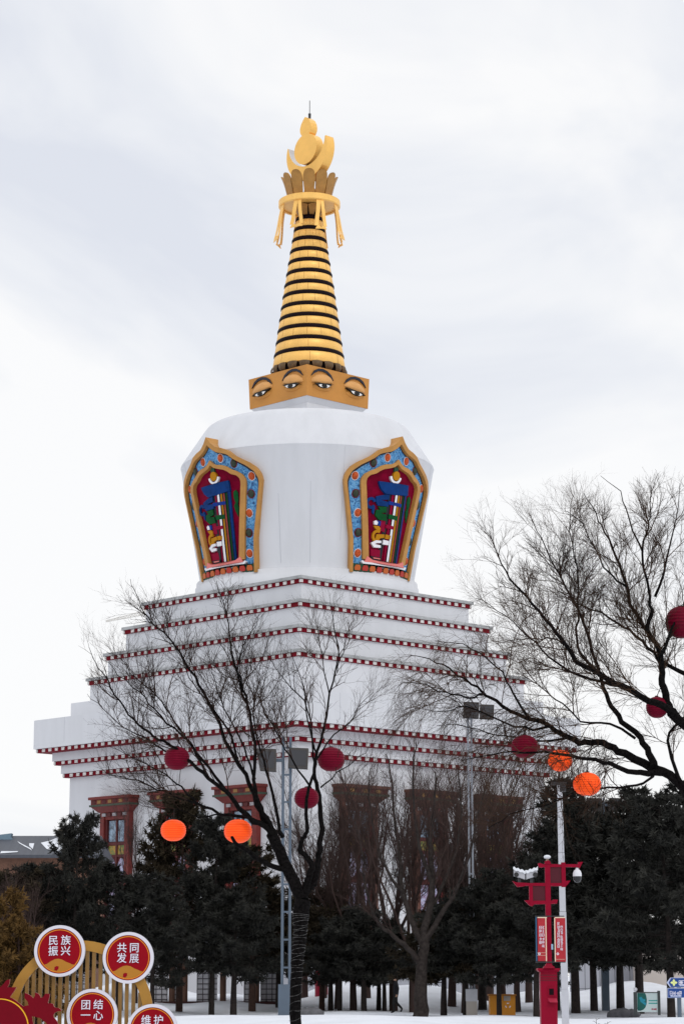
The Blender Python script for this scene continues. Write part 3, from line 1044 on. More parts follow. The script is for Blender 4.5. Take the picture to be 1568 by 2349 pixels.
class Grower:
    """bare branches: traced limbs that sprout finer and finer twigs"""
    def __init__(self, seed, up=0.25, levels=3, scale=1.0, droop=0.0):
        self.r = random.Random(seed)
        self.up, self.levels, self.scale, self.droop = up, levels, scale, droop
        self.lines = []
        self.zmax = 1e9
        self.xmin = -1e9

    def rvec(self):
        r = self.r
        return Vector((r.gauss(0, 1), r.gauss(0, 1), r.gauss(0, 1))).normalized()

    def limb(self, P, R, kids=1.0, start=0.25, droop=None):
        """P list of Vectors, R radii; adds line and children"""
        self.lines.append((P, R, 0))
        self.sprout(P, R, 1, kids, start, self.droop if droop is None else droop)

    def sprout(self, P, R, level, kids, start, droop):
        r = self.r
        seg = [(P[i + 1] - P[i]).length for i in range(len(P) - 1)]
        L = sum(seg)
        if L < 1e-4:
            return
        dens = (3.4, 6.5, 9.5, 12.0)[level - 1] * kids / self.scale
        n = int(L * (1 - start) * dens + r.random())
        for _ in range(n):
            t = start + (1 - start) * (r.random() ** 0.85)
            d = t * L
            i = 0
            while i < len(seg) - 1 and d > seg[i]:
                d -= seg[i]; i += 1
            f = min(1, d / max(seg[i], 1e-6))
            p = P[i].lerp(P[i + 1], f)
            rad = R[i] + (R[i + 1] - R[i]) * f
            T = (P[i + 1] - P[i]).normalized()
            perp = T.cross(self.rvec())
            if perp.length < 1e-3:
                continue
            perp.normalize()
            ang = math.radians(r.uniform(22, 55))
            D = (T * math.cos(ang) + perp * math.sin(ang) + Vector((0, 0, self.up * 0.5))).normalized()
            if level == 1:
                ln = r.uniform(0.45, 1.25) * self.scale * (1.12 - 0.80 * t)
            elif level == 2:
                ln = r.uniform(0.20, 0.55) * self.scale
            else:
                ln = r.uniform(0.08, 0.24) * self.scale
            self.twig(p, D, ln, rad, level, kids, droop)

    def twig(self, p, D, ln, rad, level, kids, droop):
        r = self.r
        k = (6, 5, 3, 3)[level - 1]
        r0 = min(rad * 0.7, (0.0075, 0.0042, 0.0028, 0.002)[level - 1] * self.scale * r.uniform(0.8, 1.25))
        r1 = r0 * (0.40, 0.5, 0.7, 0.8)[level - 1]
        pts, rr = [p], [r0]
        wob = 0.24 if level < 3 else 0.3
        for i in range(1, k):
            D = (D + self.rvec() * wob + Vector((0, 0, self.up * 0.22 - droop * (i / k)))).normalized()
            p = p + D * (ln / (k - 1))
            pts.append(p); rr.append(r0 + (r1 - r0) * i / (k - 1))
        if pts[-1].x < self.xmin + r.uniform(-0.1, 0.1):
            return
        if pts[-1].z > self.zmax + r.uniform(-0.15, 0.15):
            return
        self.lines.append((pts, rr, level))
        if level < self.levels:
            self.sprout(pts, rr, level + 1, kids, 0.12, droop)

    def mesh(self, levels, sides):
        b = MB()
        for P, R, lv in self.lines:
            if lv in levels:
                b.tube(P, R, sides, 0, True, False)
        return b


def smooth_line(pts, rad, n_per=3):
    """Catmull-Rom through the traced points"""
    out, ro = [], []
    m = len(pts)
    for i in range(m - 1):
        p0, p1, p2, p3 = pts[max(i - 1, 0)], pts[i], pts[i + 1], pts[min(i + 2, m - 1)]
        for j in range(n_per):
            t = j / n_per
            out.append(0.5 * ((2 * p1) + (p2 - p0) * t + (2 * p0 - 5 * p1 + 4 * p2 - p3) * t * t + (3 * p1 - p0 - 3 * p2 + p3) * t ** 3))
            ro.append(rad[i] + (rad[i + 1] - rad[i]) * t)
    out.append(pts[-1]); ro.append(rad[-1])
    return out, ro


def traced(pix, Y0, dY, r0, r1, rng, jit=0.02):
    m = len(pix)
    pts = []
    for i, (x, y) in enumerate(pix):
        t = i / (m - 1)
        pts.append(at(x, y, Y0 + dY * t))
    rad = [r0 + (r1 - r0) * (i / (m - 1)) ** 0.75 for i in range(m)]
    P, R = smooth_line(pts, rad)
    return [p + Vector((rng.gauss(0, jit), rng.gauss(0, jit), rng.gauss(0, jit))) * (0.3 if i == 0 else 1) for i, p in enumerate(P)], R


z6 = zoomed(300, 2200, 1.3067)
z4 = zoomed(1050, 3300, 2.951)
LANTERN_HOOKS = []


def bare_street_tree():
    YT = 36.0
    rng = random.Random(11)
    g = Grower(21, up=0.30, levels=3, scale=1.0)
    g.xmin = at(192, 1500, YT).x
    g.zmax = at(300, 1300, YT).z
    trunk_px = [(674, 2520), (675, 2400), (676.5, 2348), (679, 2241), (684, 2183), (688.4, 2134), (689, 2096), (694, 2064)]
    trunk_r = [0.115, 0.09, 0.084, 0.086, 0.094, 0.098, 0.125, 0.118]
    base = at(674, 2500, YT); base.z = 0
    root = thing('bare_tree', 'bare leafless tree with cable wound trunk and hanging lanterns in foreground', 'tree', (base.x, YT, 0.0))
    inv = Vector((base.x, YT, 0.0))
    b = MB()
    TP = [at(x, y, YT) for x, y in trunk_px]
    P, R = smooth_line(TP, trunk_r, 4)
    P = [p + Vector((rng.gauss(0, 0.005), rng.gauss(0, 0.005), 0)) for p in P]
    def tube(b, P, R, s=10):
        b.tube([p - inv for p in P], R, s)
    tube(b, P, R, 12)
    thick = [([(694, 2066), (685.5, 2047), (666, 2008), (645, 1962), (630, 1930), (622, 1912)], 0.098, 0.080, 0.0),
             ([(690, 2066), (702, 2040), (713, 2033), (720.5, 2020), (727, 1989), (731, 1960), (736, 1921), (736, 1867), (731.5, 1823), (722, 1785), (721, 1750), (733, 1708), (744.7, 1662), (755.6, 1590), (777, 1507), (766, 1440), (760, 1385)], 0.075, 0.004, 0.5),
             ([(697, 2055), (708, 2010), (716, 1983), (700, 1962), (687, 1946), (695, 1922), (703, 1905), (702, 1850), (708, 1805), (719, 1775), (726, 1740), (717, 1700), (702, 1630), (694, 1570), (668, 1500)], 0.058, 0.004, -0.5),
             ([(660, 1996), (630, 1988), (596, 1972), (566, 1950), (545, 1938), (532, 1918)], 0.050, 0.024, -0.4)]
    limbs = []
    for pix, r0, r1, dY in thick:
        limbs.append((*traced(pix, YT, dY, r0, r1, rng, 0.006), True))
    branches = [
        ([(1035, 1490), (990, 1440), (900, 1395), (840, 1320), (790, 1260), (700, 1190), (600, 1110), (530, 1040), (440, 990), (360, 930), (280, 860), (210, 760), (160, 660), (110, 590), (70, 500)], 0.050, 0.0035, -1.0),
        ([(1045, 1500), (1000, 1430), (950, 1330), (930, 1250), (860, 1130), (790, 1000), (730, 860), (650, 700), (590, 610), (530, 500), (460, 430), (380, 350), (330, 260), (290, 150)], 0.054, 0.0035, 0.6),
        ([(1050, 1505), (1000, 1400), (960, 1320), (940, 1200), (935, 1000), (910, 850), (880, 720), (830, 580), (800, 400), (770, 260), (735, 160)], 0.048, 0.004, -0.5),
        ([(1010, 1460), (900, 1395), (760, 1380), (640, 1330), (540, 1290), (430, 1250), (330, 1205), (220, 1180), (140, 1160)], 0.034, 0.0035, 0.9),
        ([(1085, 1500), (1060, 1390), (1015, 1200), (970, 1050), (930, 850), (955, 720), (975, 600)], 0.036, 0.0035, 0.9),
        ([(790, 1260), (700, 1140), (600, 1010), (480, 900), (390, 800), (300, 720), (200, 620), (130, 560)], 0.026, 0.003, -1.1),
        ([(860, 1130), (820, 980), (740, 850), (680, 770), (600, 660), (560, 560), (480, 470)], 0.022, 0.003, 1.0),
        ([(935, 1000), (900, 820), (850, 640), (870, 540), (920, 430), (970, 330)], 0.022, 0.003, -0.9),
        ([(600, 1110), (500, 1060), (430, 1020), (330, 960), (250, 930), (150, 830), (60, 760)], 0.020, 0.003, 0.5),
        ([(640, 1330), (560, 1240), (470, 1170), (360, 1110), (260, 1060), (170, 1020)], 0.018, 0.003, 1.2),
        ([(700, 1190), (640, 1080), (560, 960), (500, 860), (430, 760), (330, 680), (240, 570), (170, 540)], 0.022, 0.003, 0.2),
        ([(760, 1380), (640, 1400), (560, 1360), (430, 1350), (330, 1330)], 0.013, 0.003, 0.7),
        ([(940, 1200), (900, 1080), (840, 930), (780, 830), (740, 700), (720, 600), (770, 480)], 0.020, 0.003, 0.7),
        ([(1240, 1260), (1170, 1150), (1100, 1040), (1020, 900), (970, 780), (1000, 650), (1030, 560)], 0.018, 0.003, 1.0),
        ([(1255, 1120), (1235, 960), (1200, 790), (1130, 720), (1060, 640), (1010, 560)], 0.018, 0.003, -0.8),
        ([(1285, 1240), (1370, 1160), (1460, 1105), (1540, 1040)], 0.014, 0.003, 0.4),
        ([(1260, 1100), (1320, 1000), (1430, 900), (1490, 810), (1560, 740)], 0.015, 0.003, 0.9),
        ([(1330, 760), (1300, 640), (1290, 540), (1260, 450), (1210, 330)], 0.012, 0.003, 0.8),
        ([(1370, 640), (1400, 540), (1420, 440), (1460, 370)], 0.010, 0.003, 0.6),
    ]
    for pix, r0, r1, dY in branches:
        limbs.append((*traced([z6(*q) for q in pix], YT, dY, r0, r1, rng, 0.012), False))
    for k, (P, R, th) in enumerate(limbs):
        tube(b, P, R, 8 if th else 6)
        g.sprout(P, R, 1, (0.0, 1.25, 1.05, 0.15)[k] if k < 4 else 1.95, (0.5, 0.5, 0.55, 0.6)[k] if k < 4 else 0.22, 0.0)
        LANTERN_HOOKS.extend(P)
    b.build('trunk', bark_black, root)
    c = MB()
    for P, R, lv in g.lines:
        c.tube([p - inv for p in P], R, 4 if lv == 1 else 3, 0, True, False)
    c.build('crown', twig_dark, root)
    # pale light cable wound round the trunk
    pts = []
    rng2 = random.Random(3)
    TPs, TRs = smooth_line(TP[1:7], trunk_r[1:7], 14)
    turns = 30
    N = 520
    for i in range(N):
        t = i / (N - 1)
        q = t * (len(TPs) - 1)
        j = min(int(q), len(TPs) - 2)
        p = TPs[j].lerp(TPs[j + 1], q - j)
        r = TRs[j] + (TRs[j + 1] - TRs[j]) * (q - j) + 0.008
        a = 2 * math.pi * turns * t + 0.5 * math.sin(t * 40)
        pts.append(p + Vector((r * math.cos(a), r * math.sin(a), 0.016 * math.sin(a * 1.37 + 3 * math.sin(t * 23)))))
    b = MB()
    b.tube(pts, 0.0022, 4)
    tag(b.build('light_cable', wire_pale), 'pale string light cable wound around the dark bare trunk', 'cable')


bare_street_tree()


def right_tree():
    YT = 32.0
    rng = random.Random(17)
    g = Grower(33, up=0.22, levels=3, scale=1.0)
    g.zmax = at(1490, 1095, YT).z
    gd = Grower(35, up=-0.05, levels=3, scale=1.0)
    base = at(1690, 2500, YT)
    inv = Vector((base.x, YT, 0.0))
    root = thing('bare_tree', 'wide spreading bare tree reaching in from the right edge', 'tree', (base.x, YT, 0.0))
    b = MB()
    limbs = [
        ([(1690, 2620), (1688, 2300), (1682, 2100), (1668, 1905), (1658, 1800), (1648, 1700)], 0.24, 0.10, 0, 0),
        ([(1668, 1900), (1610, 1838), (1568, 1811), (1516, 1769), (1455, 1741), (1419, 1723), (1382, 1702), (1342, 1703), (1303, 1690), (1260, 1665), (1211, 1647), (1150, 1619), (1113, 1592), (1080, 1567), (1030, 1535), (985, 1510), (940, 1502)], 0.085, 0.004, 0.6, 2),
        ([(1516, 1772), (1467, 1772), (1425, 1763), (1379, 1748), (1327, 1735), (1272, 1729), (1200, 1725), (1130, 1728), (1060, 1745)], 0.048, 0.004, -1.0, 2),
        ([(1500, 1757), (1486, 1729), (1465, 1693), (1428, 1656), (1404, 1619), (1382, 1577), (1374, 1546), (1350, 1471), (1333, 1413), (1300, 1350), (1271, 1300), (1240, 1240), (1215, 1180)], 0.055, 0.004, 0.9, 1),
        ([(1652, 1740), (1600, 1690), (1568, 1662), (1527, 1621), (1486, 1604), (1425, 1573), (1374, 1549), (1322, 1515), (1288, 1464), (1251, 1423), (1206, 1368), (1169, 1330), (1140, 1270), (1120, 1215)], 0.075, 0.004, -0.8, 1),
        ([(1650, 1720), (1590, 1680), (1538, 1635), (1522, 1590), (1517, 1556), (1514, 1505), (1500, 1471), (1483, 1447), (1452, 1402), (1435, 1344), (1411, 1272), (1385, 1220), (1363, 1180), (1340, 1130)], 0.075, 0.004, 0.5, 1),
        ([(1483, 1447), (1492, 1410), (1490, 1368), (1473, 1266), (1482, 1210), (1490, 1173), (1493, 1112)], 0.034, 0.004, -0.6, 1),
        ([(1640, 1640), (1600, 1570), (1568, 1546), (1521, 1519), (1487, 1485), (1440, 1447), (1401, 1420), (1357, 1396), (1316, 1382), (1270, 1350)], 0.045, 0.004, 1.0, 1),
        ([(1374, 1549), (1330, 1500), (1322, 1440), (1325, 1380), (1322, 1300), (1305, 1220), (1312, 1140)], 0.026, 0.004, 0.9, 1),
        ([(1322, 1515), (1278, 1466), (1241, 1466), (1193, 1466), (1140, 1472)], 0.016, 0.003, 1.2, 1),
        ([(1425, 1573), (1350, 1555), (1290, 1530), (1240, 1490), (1190, 1440), (1140, 1400), (1092, 1370)], 0.024, 0.003, 0.3, 1),
        ([(1211, 1647), (1180, 1590), (1150, 1545), (1110, 1505), (1060, 1480), (1000, 1470)], 0.020, 0.003, -0.8, 2),
        ([(1113, 1592), (1070, 1600), (1020, 1590), (975, 1570), (930, 1565), (905, 1580)], 0.016, 0.003, -0.6, 2),
        ([(1303, 1690), (1240, 1700), (1180, 1690), (1120, 1680), (1050, 1660), (1000, 1665)], 0.018, 0.003, 1.2, 2),
        ([(1260, 1665), (1200, 1670), (1140, 1650), (1070, 1620), (1020, 1630), (960, 1625)], 0.020, 0.003, 0.2, 2),
        ([(1500, 1772), (1491, 1781), (1455, 1802), (1394, 1809), (1318, 1818), (1257, 1845), (1166, 1870), (1120, 1900)], 0.026, 0.003, -0.8, 1),
        ([(1568, 1811), (1530, 1700), (1560, 1650), (1590, 1600)], 0.03, 0.01, 0.3, 1),
        ([(1514, 1505), (1540, 1440), (1570, 1380), (1600, 1300)], 0.03, 0.005, 0.6, 1),
        ([(1435, 1344), (1400, 1320), (1360, 1250), (1330, 1200), (1290, 1170)], 0.018, 0.003, -0.9, 1),
        ([(1473, 1266), (1440, 1190), (1420, 1130), (1380, 1095)], 0.015, 0.003, 0.8, 1),
        ([(1500, 1368), (1530, 1280), (1550, 1190), (1560, 1110)], 0.022, 0.003, -0.4, 1),
        ([(1455, 1693), (1400, 1660), (1330, 1650), (1270, 1600), (1220, 1560), (1180, 1500)], 0.022, 0.003, 0.8, 1),
    ]
    for pix, r0, r1, dY, kind in limbs:
        P, R = traced(pix, YT, dY, r0, r1, rng, 0.012)
        b.tube([p - inv for p in P], R, 9 if r0 > 0.05 else 6)
        if kind:
            (g if kind == 1 else gd).sprout(P, R, 1, 2.6 if kind == 1 else 2.7, 0.22, 0.0 if kind == 1 else 0.30)
            LANTERN_HOOKS.extend(P)
    b.build('trunk', bark_black, root)
    c = MB()
    for gg in (g, gd):
        for P, R, lv in gg.lines:
            c.tube([p - inv for p in P], R, 4 if lv == 1 else 3, 0, True, False)
    c.build('crown', mat('twig_warm', (0.030, 0.019, 0.015), 0.9, color2=(0.075, 0.045, 0.028), vscale=0.9, spec=0.05), root)


right_tree()

# ------------------------------------------------------------------ lanterns
def lantern(px, py, rx, ry, Yg, kind, label):
    """hang each from the nearest branch overhead"""
    q = at(px, py, Yg)
    m_per = (at(px + 1, py, Yg) - q).length
    best, bd = None, 1e9
    for h in LANTERN_HOOKS:
        if abs(h.y - Yg) > 2.5:
            continue
        s = Yg / h.y
        dx = abs((h.x * s - q.x))
        dz = (h.z - CAMZ) * s + CAMZ - (q.z + ry * m_per)
        if dz < 0.02 or dx > rx * m_per * 0.55:
            continue
        d = dz + dx * 1.5
        if d < bd:
            bd, best = d, h
    Y = best.y if best is not None else Yg
    c = at(px, py, Y)
    k = (at(px + 1, py, Y) - c).length
    RX, RZ = rx * k, ry * k
    root = thing('paper_lantern', label, 'lantern', c, rng_l.uniform(0, 3), 'round lanterns hanging in the trees')
    b = MB()
    n, m = 40, 60
    prof = []
    for i in range(m + 1):
        t = -1 + 2 * i / m
        z = RZ * t
        r = RX * max(0.0, 1 - abs(t * 0.965) ** 2.25) ** 0.5
        r *= 1 + 0.016 * math.sin(i / m * math.pi * 18)
        prof.append((r, z))
    ribs = {round(m * (0.14 + 0.72 * q / 7)) for q in range(8)}
    for i in range(m):
        b.lathe(prof[i:i + 2], n, 1 if i in ribs else 0)
    for pr_, top_ in ((prof[0], False), (prof[-1], True)):
        ring_ = [(pr_[0] * math.cos(2 * math.pi * q / n), pr_[0] * math.sin(2 * math.pi * q / n), pr_[1]) for q in range(n)]
        b.add(ring_, [tuple(range(n))], 0)
    b.build('lantern_body', [lantern_red, lantern_red_rib] if kind == 'red' else [lantern_orange, lantern_orange_rib], root)
    b = MB()
    b.lathe([(RX * 0.17, RZ - 0.006), (RX * 0.17, RZ + 0.014), (RX * 0.05, RZ + 0.02)], 20, 0)
    b.build('cap', cord_mat, root)
    b = MB()
    top = Vector((0, 0, RZ))
    end = (best - c) if best is not None else Vector((0, 0, RZ + 0.3))
    M = Matrix.Rotation(-root.rotation_euler[2], 3, 'Z')
    b.tube([top, M @ end], 0.0055, 5)
    b.build('cord', cord_mat, root)
    return root


rng_l = random.Random(8)
lantern(406, 1739, 29, 26, 36, 'red', 'dark red lantern on the left side of the bare tree, before the lower white cornices')
lantern(759, 1741, 31, 27, 36, 'red', 'largest dark red lantern of the bare tree, right of its thin upright stems')
lantern(703, 1830, 28, 24, 36, 'red', 'dark red lantern half hidden by a knotted stem of the bare tree')
lantern(398, 1904, 29, 24, 36, 'orange', 'glowing orange lantern at far left of the bare tree, crossed by a thin twig')
lantern(546, 1906, 32, 26.5, 36, 'orange', 'glowing orange ribbed lantern just above the stub limb of the bare tree')
lantern(1202, 1712, 31, 26, 32, 'red', 'dark red lantern behind drooping twigs beside an orange one')
lantern(1283, 1744, 28, 24, 32, 'orange', 'orange lantern partly hidden by crossing branches above the white pole')
lantern(1345, 1798, 32, 26, 32, 'orange', 'bright orange ribbed lantern hanging clear under a long branch at right')
lantern(1505, 1622, 25, 24, 32, 'red', 'small dark red lantern behind a thick branch at the far right')
lantern(1560, 1427, 35, 36, 32, 'red', 'highest dark red lantern, cut by the right edge of the picture')

# ------------------------------------------------------------------ pines
def pine_mesh(seed, H, W, zb, leaf=0.27, dens=1.15, top=0.75):
    """needle sprays along irregular branches and side shoots: trunk and crown builders, tree standing at the origin"""
    r = random.Random(seed)
    tr = MB()
    lean = (r.uniform(-0.35, 0.35), r.uniform(-0.35, 0.35))
    tp = [(lean[0] * t * t, lean[1] * t * t, H * t) for t in (0, 0.15, 0.35, 0.6, 0.85, 0.97)]
    tr.tube(tp, [0.19, 0.165, 0.13, 0.09, 0.04, 0.015], 9)
    V, F = [], []

    def spray(c, sd, n):
        for w in range(n):
            ld = (sd * 0.8 + Vector((r.gauss(0, 0.6), r.gauss(0, 0.6), r.gauss(0, 0.6)))).normalized()
            side = ld.cross(Vector((r.gauss(0, 1), r.gauss(0, 1), r.gauss(0, 1))))
            if side.length < 1e-3:
                continue
            side = side.normalized() * leaf * r.uniform(0.07, 0.15)
            ln = leaf * r.uniform(0.5, 1.3)
            o = len(V)
            V.extend(((c - side)[:], (c + side)[:], (c + ld * ln + side * 0.3)[:], (c + ld * ln - side * 0.3)[:]))
            F.append((o, o + 1, o + 2, o + 3))

    bulge = [(r.uniform(0, 6.28), r.uniform(0.2, 0.9), r.uniform(0.7, 1.35)) for _ in range(9)]
    nbr = int(92 * H / 9)
    for k in range(nbr):
        t = (k + r.random()) / nbr
        t = t ** 0.92
        z = zb + (H - zb) * t * 0.985
        a = r.uniform(0, 6.283)
        env = W * (1 - t) ** top * (0.70 + 0.30 * min(1, t * 6)) + 0.28
        for (ba, bt, bs) in bulge:                                   # lumps and hollows in the outline
            dd = (math.cos(a - ba) - 1) * 2.2 - ((t - bt) / 0.14) ** 2
            env *= 1 + (bs - 1) * math.exp(dd)
        L = env * r.uniform(0.66, 1.10)
        rise = r.uniform(-0.22, 0.30) + 0.45 * t
        p0 = Vector((lean[0] * (z / H) ** 2, lean[1] * (z / H) ** 2, z))
        d = Vector((math.cos(a), math.sin(a), rise)).normalized()
        sag = r.uniform(0.1, 0.3)
        f = lambda q: p0 + d * (L * q) + Vector((0, 0, sag * L * (q * q - q)))
        tr.tube([f(q) for q in (0, 0.35, 0.7, 1.0)], [0.035 * (1 - t * 0.6), 0.024, 0.015, 0.006], 4, 0, True, False)
        for s in range(max(4, int(L * 6.5 * dens))):
            q = 0.12 + 0.88 * r.random() ** 0.8
            c = f(q)
            sa = a + r.choice((-1, 1)) * r.uniform(0.4, 1.2)
            sl = (0.22 + 0.30 * L * (1 - q * 0.6)) * r.uniform(0.3, 1.0) * 0.55
            sd = Vector((math.cos(sa), math.sin(sa), r.uniform(-0.1, 0.7))).normalized()
            for u in (0.3, 0.75, 1.1):
                spray(c + sd * sl * u + Vector((r.gauss(0, 0.07), r.gauss(0, 0.07), r.gauss(0, 0.07))), sd, 8)
        spray(f(1.0), d, 12)
    cr = MB()
    cr.v, cr.f, cr.m, cr.s = V, F, [0] * len(F), [False] * len(F)
    sn = MB()
    for _ in range(15):
        o = Vector(V[r.randrange(len(V))])
        rr2 = math.hypot(o.x, o.y)
        if rr2 < 0.5:
            continue
        w_ = r.uniform(0.05, 0.13)
        sn.ball((o.x * 1.02, o.y * 1.02, o.z + 0.03), w_ * r.uniform(0.8, 1.6), w_ * r.uniform(0.8, 1.6), w_ * 0.45, 8, 5)
    return tr, cr, sn


PINES = {}


def pine_proto(key, seed, H, W, zb, crown_mat, bark, **kw):
    tr, cr, sn = pine_mesh(seed, H, W, zb, **kw)
    PINES[key] = (H, tr.mesh('trunk', bark), cr.mesh('crown', crown_mat), sn.mesh('snow_patches', snow_mat))


pine_proto('tall', 1, 10.5, 2.8, 2.3, needle_dark, pine_bark, top=0.62)
pine_proto('broad', 2, 9.5, 3.4, 2.2, needle_dark, pine_bark, top=0.45)
pine_proto('short', 3, 6.6, 3.0, 2.1, needle_dark, pine_bark, top=0.42, dens=1.25)
pine_proto('brown', 14, 6.8, 3.0, 2.1, needle_olive, pine_bark, top=0.42, dens=1.25)
pine_proto('olive', 4, 8.6, 3.0, 2.2, needle_olive, red_bark, top=0.5)
pine_proto('thuja', 5, 5.0, 1.35, 0.4, needle_brown, red_bark, leaf=0.22, dens=2.2, top=0.45)


def pine(key, px, Y, top_y, label, rz, wide=1.0, group='dark pines between the snow and the stupa'):
    H0, tm, cm, sm_ = PINES[key]
    p = at(px, 2237, Y)
    H = CAMZ + (2237 - top_y) * Y / FPX * 1.0
    # height of a point that far above the horizon line
    H = at(px, top_y, Y).z
    s = H / H0
    gz = ground_z(p.x, Y)
    root = thing('pine_tree', label, 'tree', (p.x, Y, gz - 0.05), rz, group)
    root.scale = (s * wide, s * wide, s)
    for nm, me in (('trunk', tm), ('crown', cm)):
        o = bpy.data.objects.new(nm, me)
        COL.objects.link(o)
        o.parent = root


pine('broad', 168, 112, 1876, 'bushy dark pine with rounded top left of the leftmost stupa window', 0.4, 0.72)
pine('short', 275, 118, 2000, 'dark pine right below the leftmost stupa window', 2.2, 1.0)
pine('broad', 105, 116, 1985, 'lower dark pine at far left before the grey roof', 3.7, 1.1)
pine('olive', 412, 120, 1822, 'dark pine whose tip covers the second stupa window from the left', 1.1, 0.78)
pine('broad', 486, 116, 1872, 'dark pine standing below the third stupa window, next to the orange lanterns', 5.0, 0.8)
pine('olive', 579, 122, 1945, 'brownish pine just left of the blue grey double mast', 0.2, 1.1)
pine('short', 536, 110, 2060, 'low dark pine near the lattice screens left of the bare trunk', 2.8, 1.1)
pine('broad', 350, 108, 2010, 'dark pine behind the round red signs', 4.1)
pine('olive', 738, 121, 2040, 'brown trunked pine just right of the cable wound trunk', 3.3, 1.2)
pine('brown', 758, 119, 2090, 'low black pine in the row right of the cable wound trunk', 1.9, 1.1)
pine('short', 778, 117, 2110, 'leaning low pine third in the row right of the cable wound trunk', 4.7)
pine('short', 834, 116, 2095, 'dark pine with red brown trunk left of the walking person', 0.8, 1.15)
pine('brown', 868, 122, 2110, 'thin dark pine close behind the walking person', 2.5, 1.1)
pine('short', 881, 119, 2120, 'slim black pine just left of the walking person', 5.6, 1.0)
pine('brown', 1016, 108, 2080, 'broad low pine second right of the walking person', 3.9, 1.2)
pine('short', 1068, 107, 2055, 'dark pine left of the orange cabinet beside a white post', 0.1, 1.1)
pine('broad', 1143, 105, 2000, 'twin trunked dark pine in front of the orange cabinet', 2.0)
pine('tall', 1228, 103, 1965, 'dark pine directly behind the red lamp post', 4.4, 1.2)
pine('tall', 1318, 112, 1790, 'tall dark pine rising beside the white pole', 0.9, 1.15)
pine('broad', 1360, 116, 1850, 'dark pine before the pale panel wall on the right', 2.9, 1.0)
pine('tall', 1464, 112, 1808, 'tall dark pine behind the green notice board', 5.2, 1.2)
pine('broad', 1536, 104, 1830, 'thick brown trunked pine behind the blue direction signs', 3.0, 1.0)
pine('broad', 62, 119, 1990, 'low dark pine in front of the brown house wall', 1.5, 1.1)
pine('brown', 10, 112, 2005, 'dark pine cut by the left edge of the picture', 2.6, 1.3)
pine('short', 640, 125, 2060, 'dark low pine directly behind the blue grey double mast', 0.7, 1.2)
pine('brown', 1105, 123, 2020, 'dark low pine behind the slim pale mast', 5.1, 1.3)
pine('broad', 1275, 120, 1905, 'dark pine right behind the white pole', 0.5, 1.0)
pine('broad', 1420, 121, 1850, 'dark pine behind the blue grey mast with hidden top', 4.0, 1.1)
pine('tall', 1590, 116, 1790, 'dark pine cut by the right edge of the picture', 1.0, 1.1)

# yellow brown conifer at the far left
p = at(25, 2237, 60)
H0, tm, cm, sm_ = PINES['thuja']
for px, ty, lab, w, rz in ((8, 2048, 'yellow brown withered conifer at the left edge, tallest of three', 1.0, 0.3), (52, 2118, 'yellow brown conifer left of the topmost round sign', 0.95, 2.0), (92, 2168, 'low yellow brown conifer peeping behind the topmost round sign', 0.8, 4.0)):
    q = at(px, ty, 60)
    root = thing('conifer_shrub', lab, 'shrub', (q.x, 60, -0.02), rz, 'withered yellow brown conifers')
    root.scale = (w * 0.62, w * 0.62, q.z / H0)
    for nm, me in (('trunk', tm), ('crown', cm)):
        o = bpy.data.objects.new(nm, me); COL.objects.link(o); o.parent = root

# ------------------------------------------------------------------ bare thicket trees before the base storey
def thicket_proto(seed, H, spread, stems):
    r = random.Random(seed)
    g = Grower(seed * 7, up=0.42, levels=3, scale=2.3)
    b = MB()
    for i in range(stems):
        a = 6.283 * i / stems + r.uniform(-0.4, 0.4)
        P = [Vector((0.06 * math.cos(a), 0.06 * math.sin(a), 1.9 + 0.12 * i))]
        d = Vector((math.cos(a) * r.uniform(0.05, 0.4) * spread, math.sin(a) * r.uniform(0.05, 0.4) * spread, 1)).normalized()
        L = (H - 2.1) * r.uniform(0.78, 1.04)
        for k in range(9):
            d = (d + Vector((r.gauss(0, 0.09), r.gauss(0, 0.09), 0.06))).normalized()
            P.append(P[-1] + d * L / 9)
        r0 = r.uniform(0.05, 0.085)
        R = [r0 * (1 - i2 / 9.6) + 0.006 for i2 in range(10)]
        b.tube(P, R, 6)
        g.sprout(P, R, 1, 1.7, 0.14, 0.0)
    b.tube([(0, 0, -0.2), (0.03, 0.02, 1.0), (0, 0, 2.0), (0, 0, 2.5)], [0.16, 0.13, 0.12, 0.07], 8)
    c = MB()
    for P, R, lv in g.lines:
        c.tube(P, R, 3, 0, True, False)
    return b.mesh('trunk', twig_brown), c.mesh('crown', twig_brown)


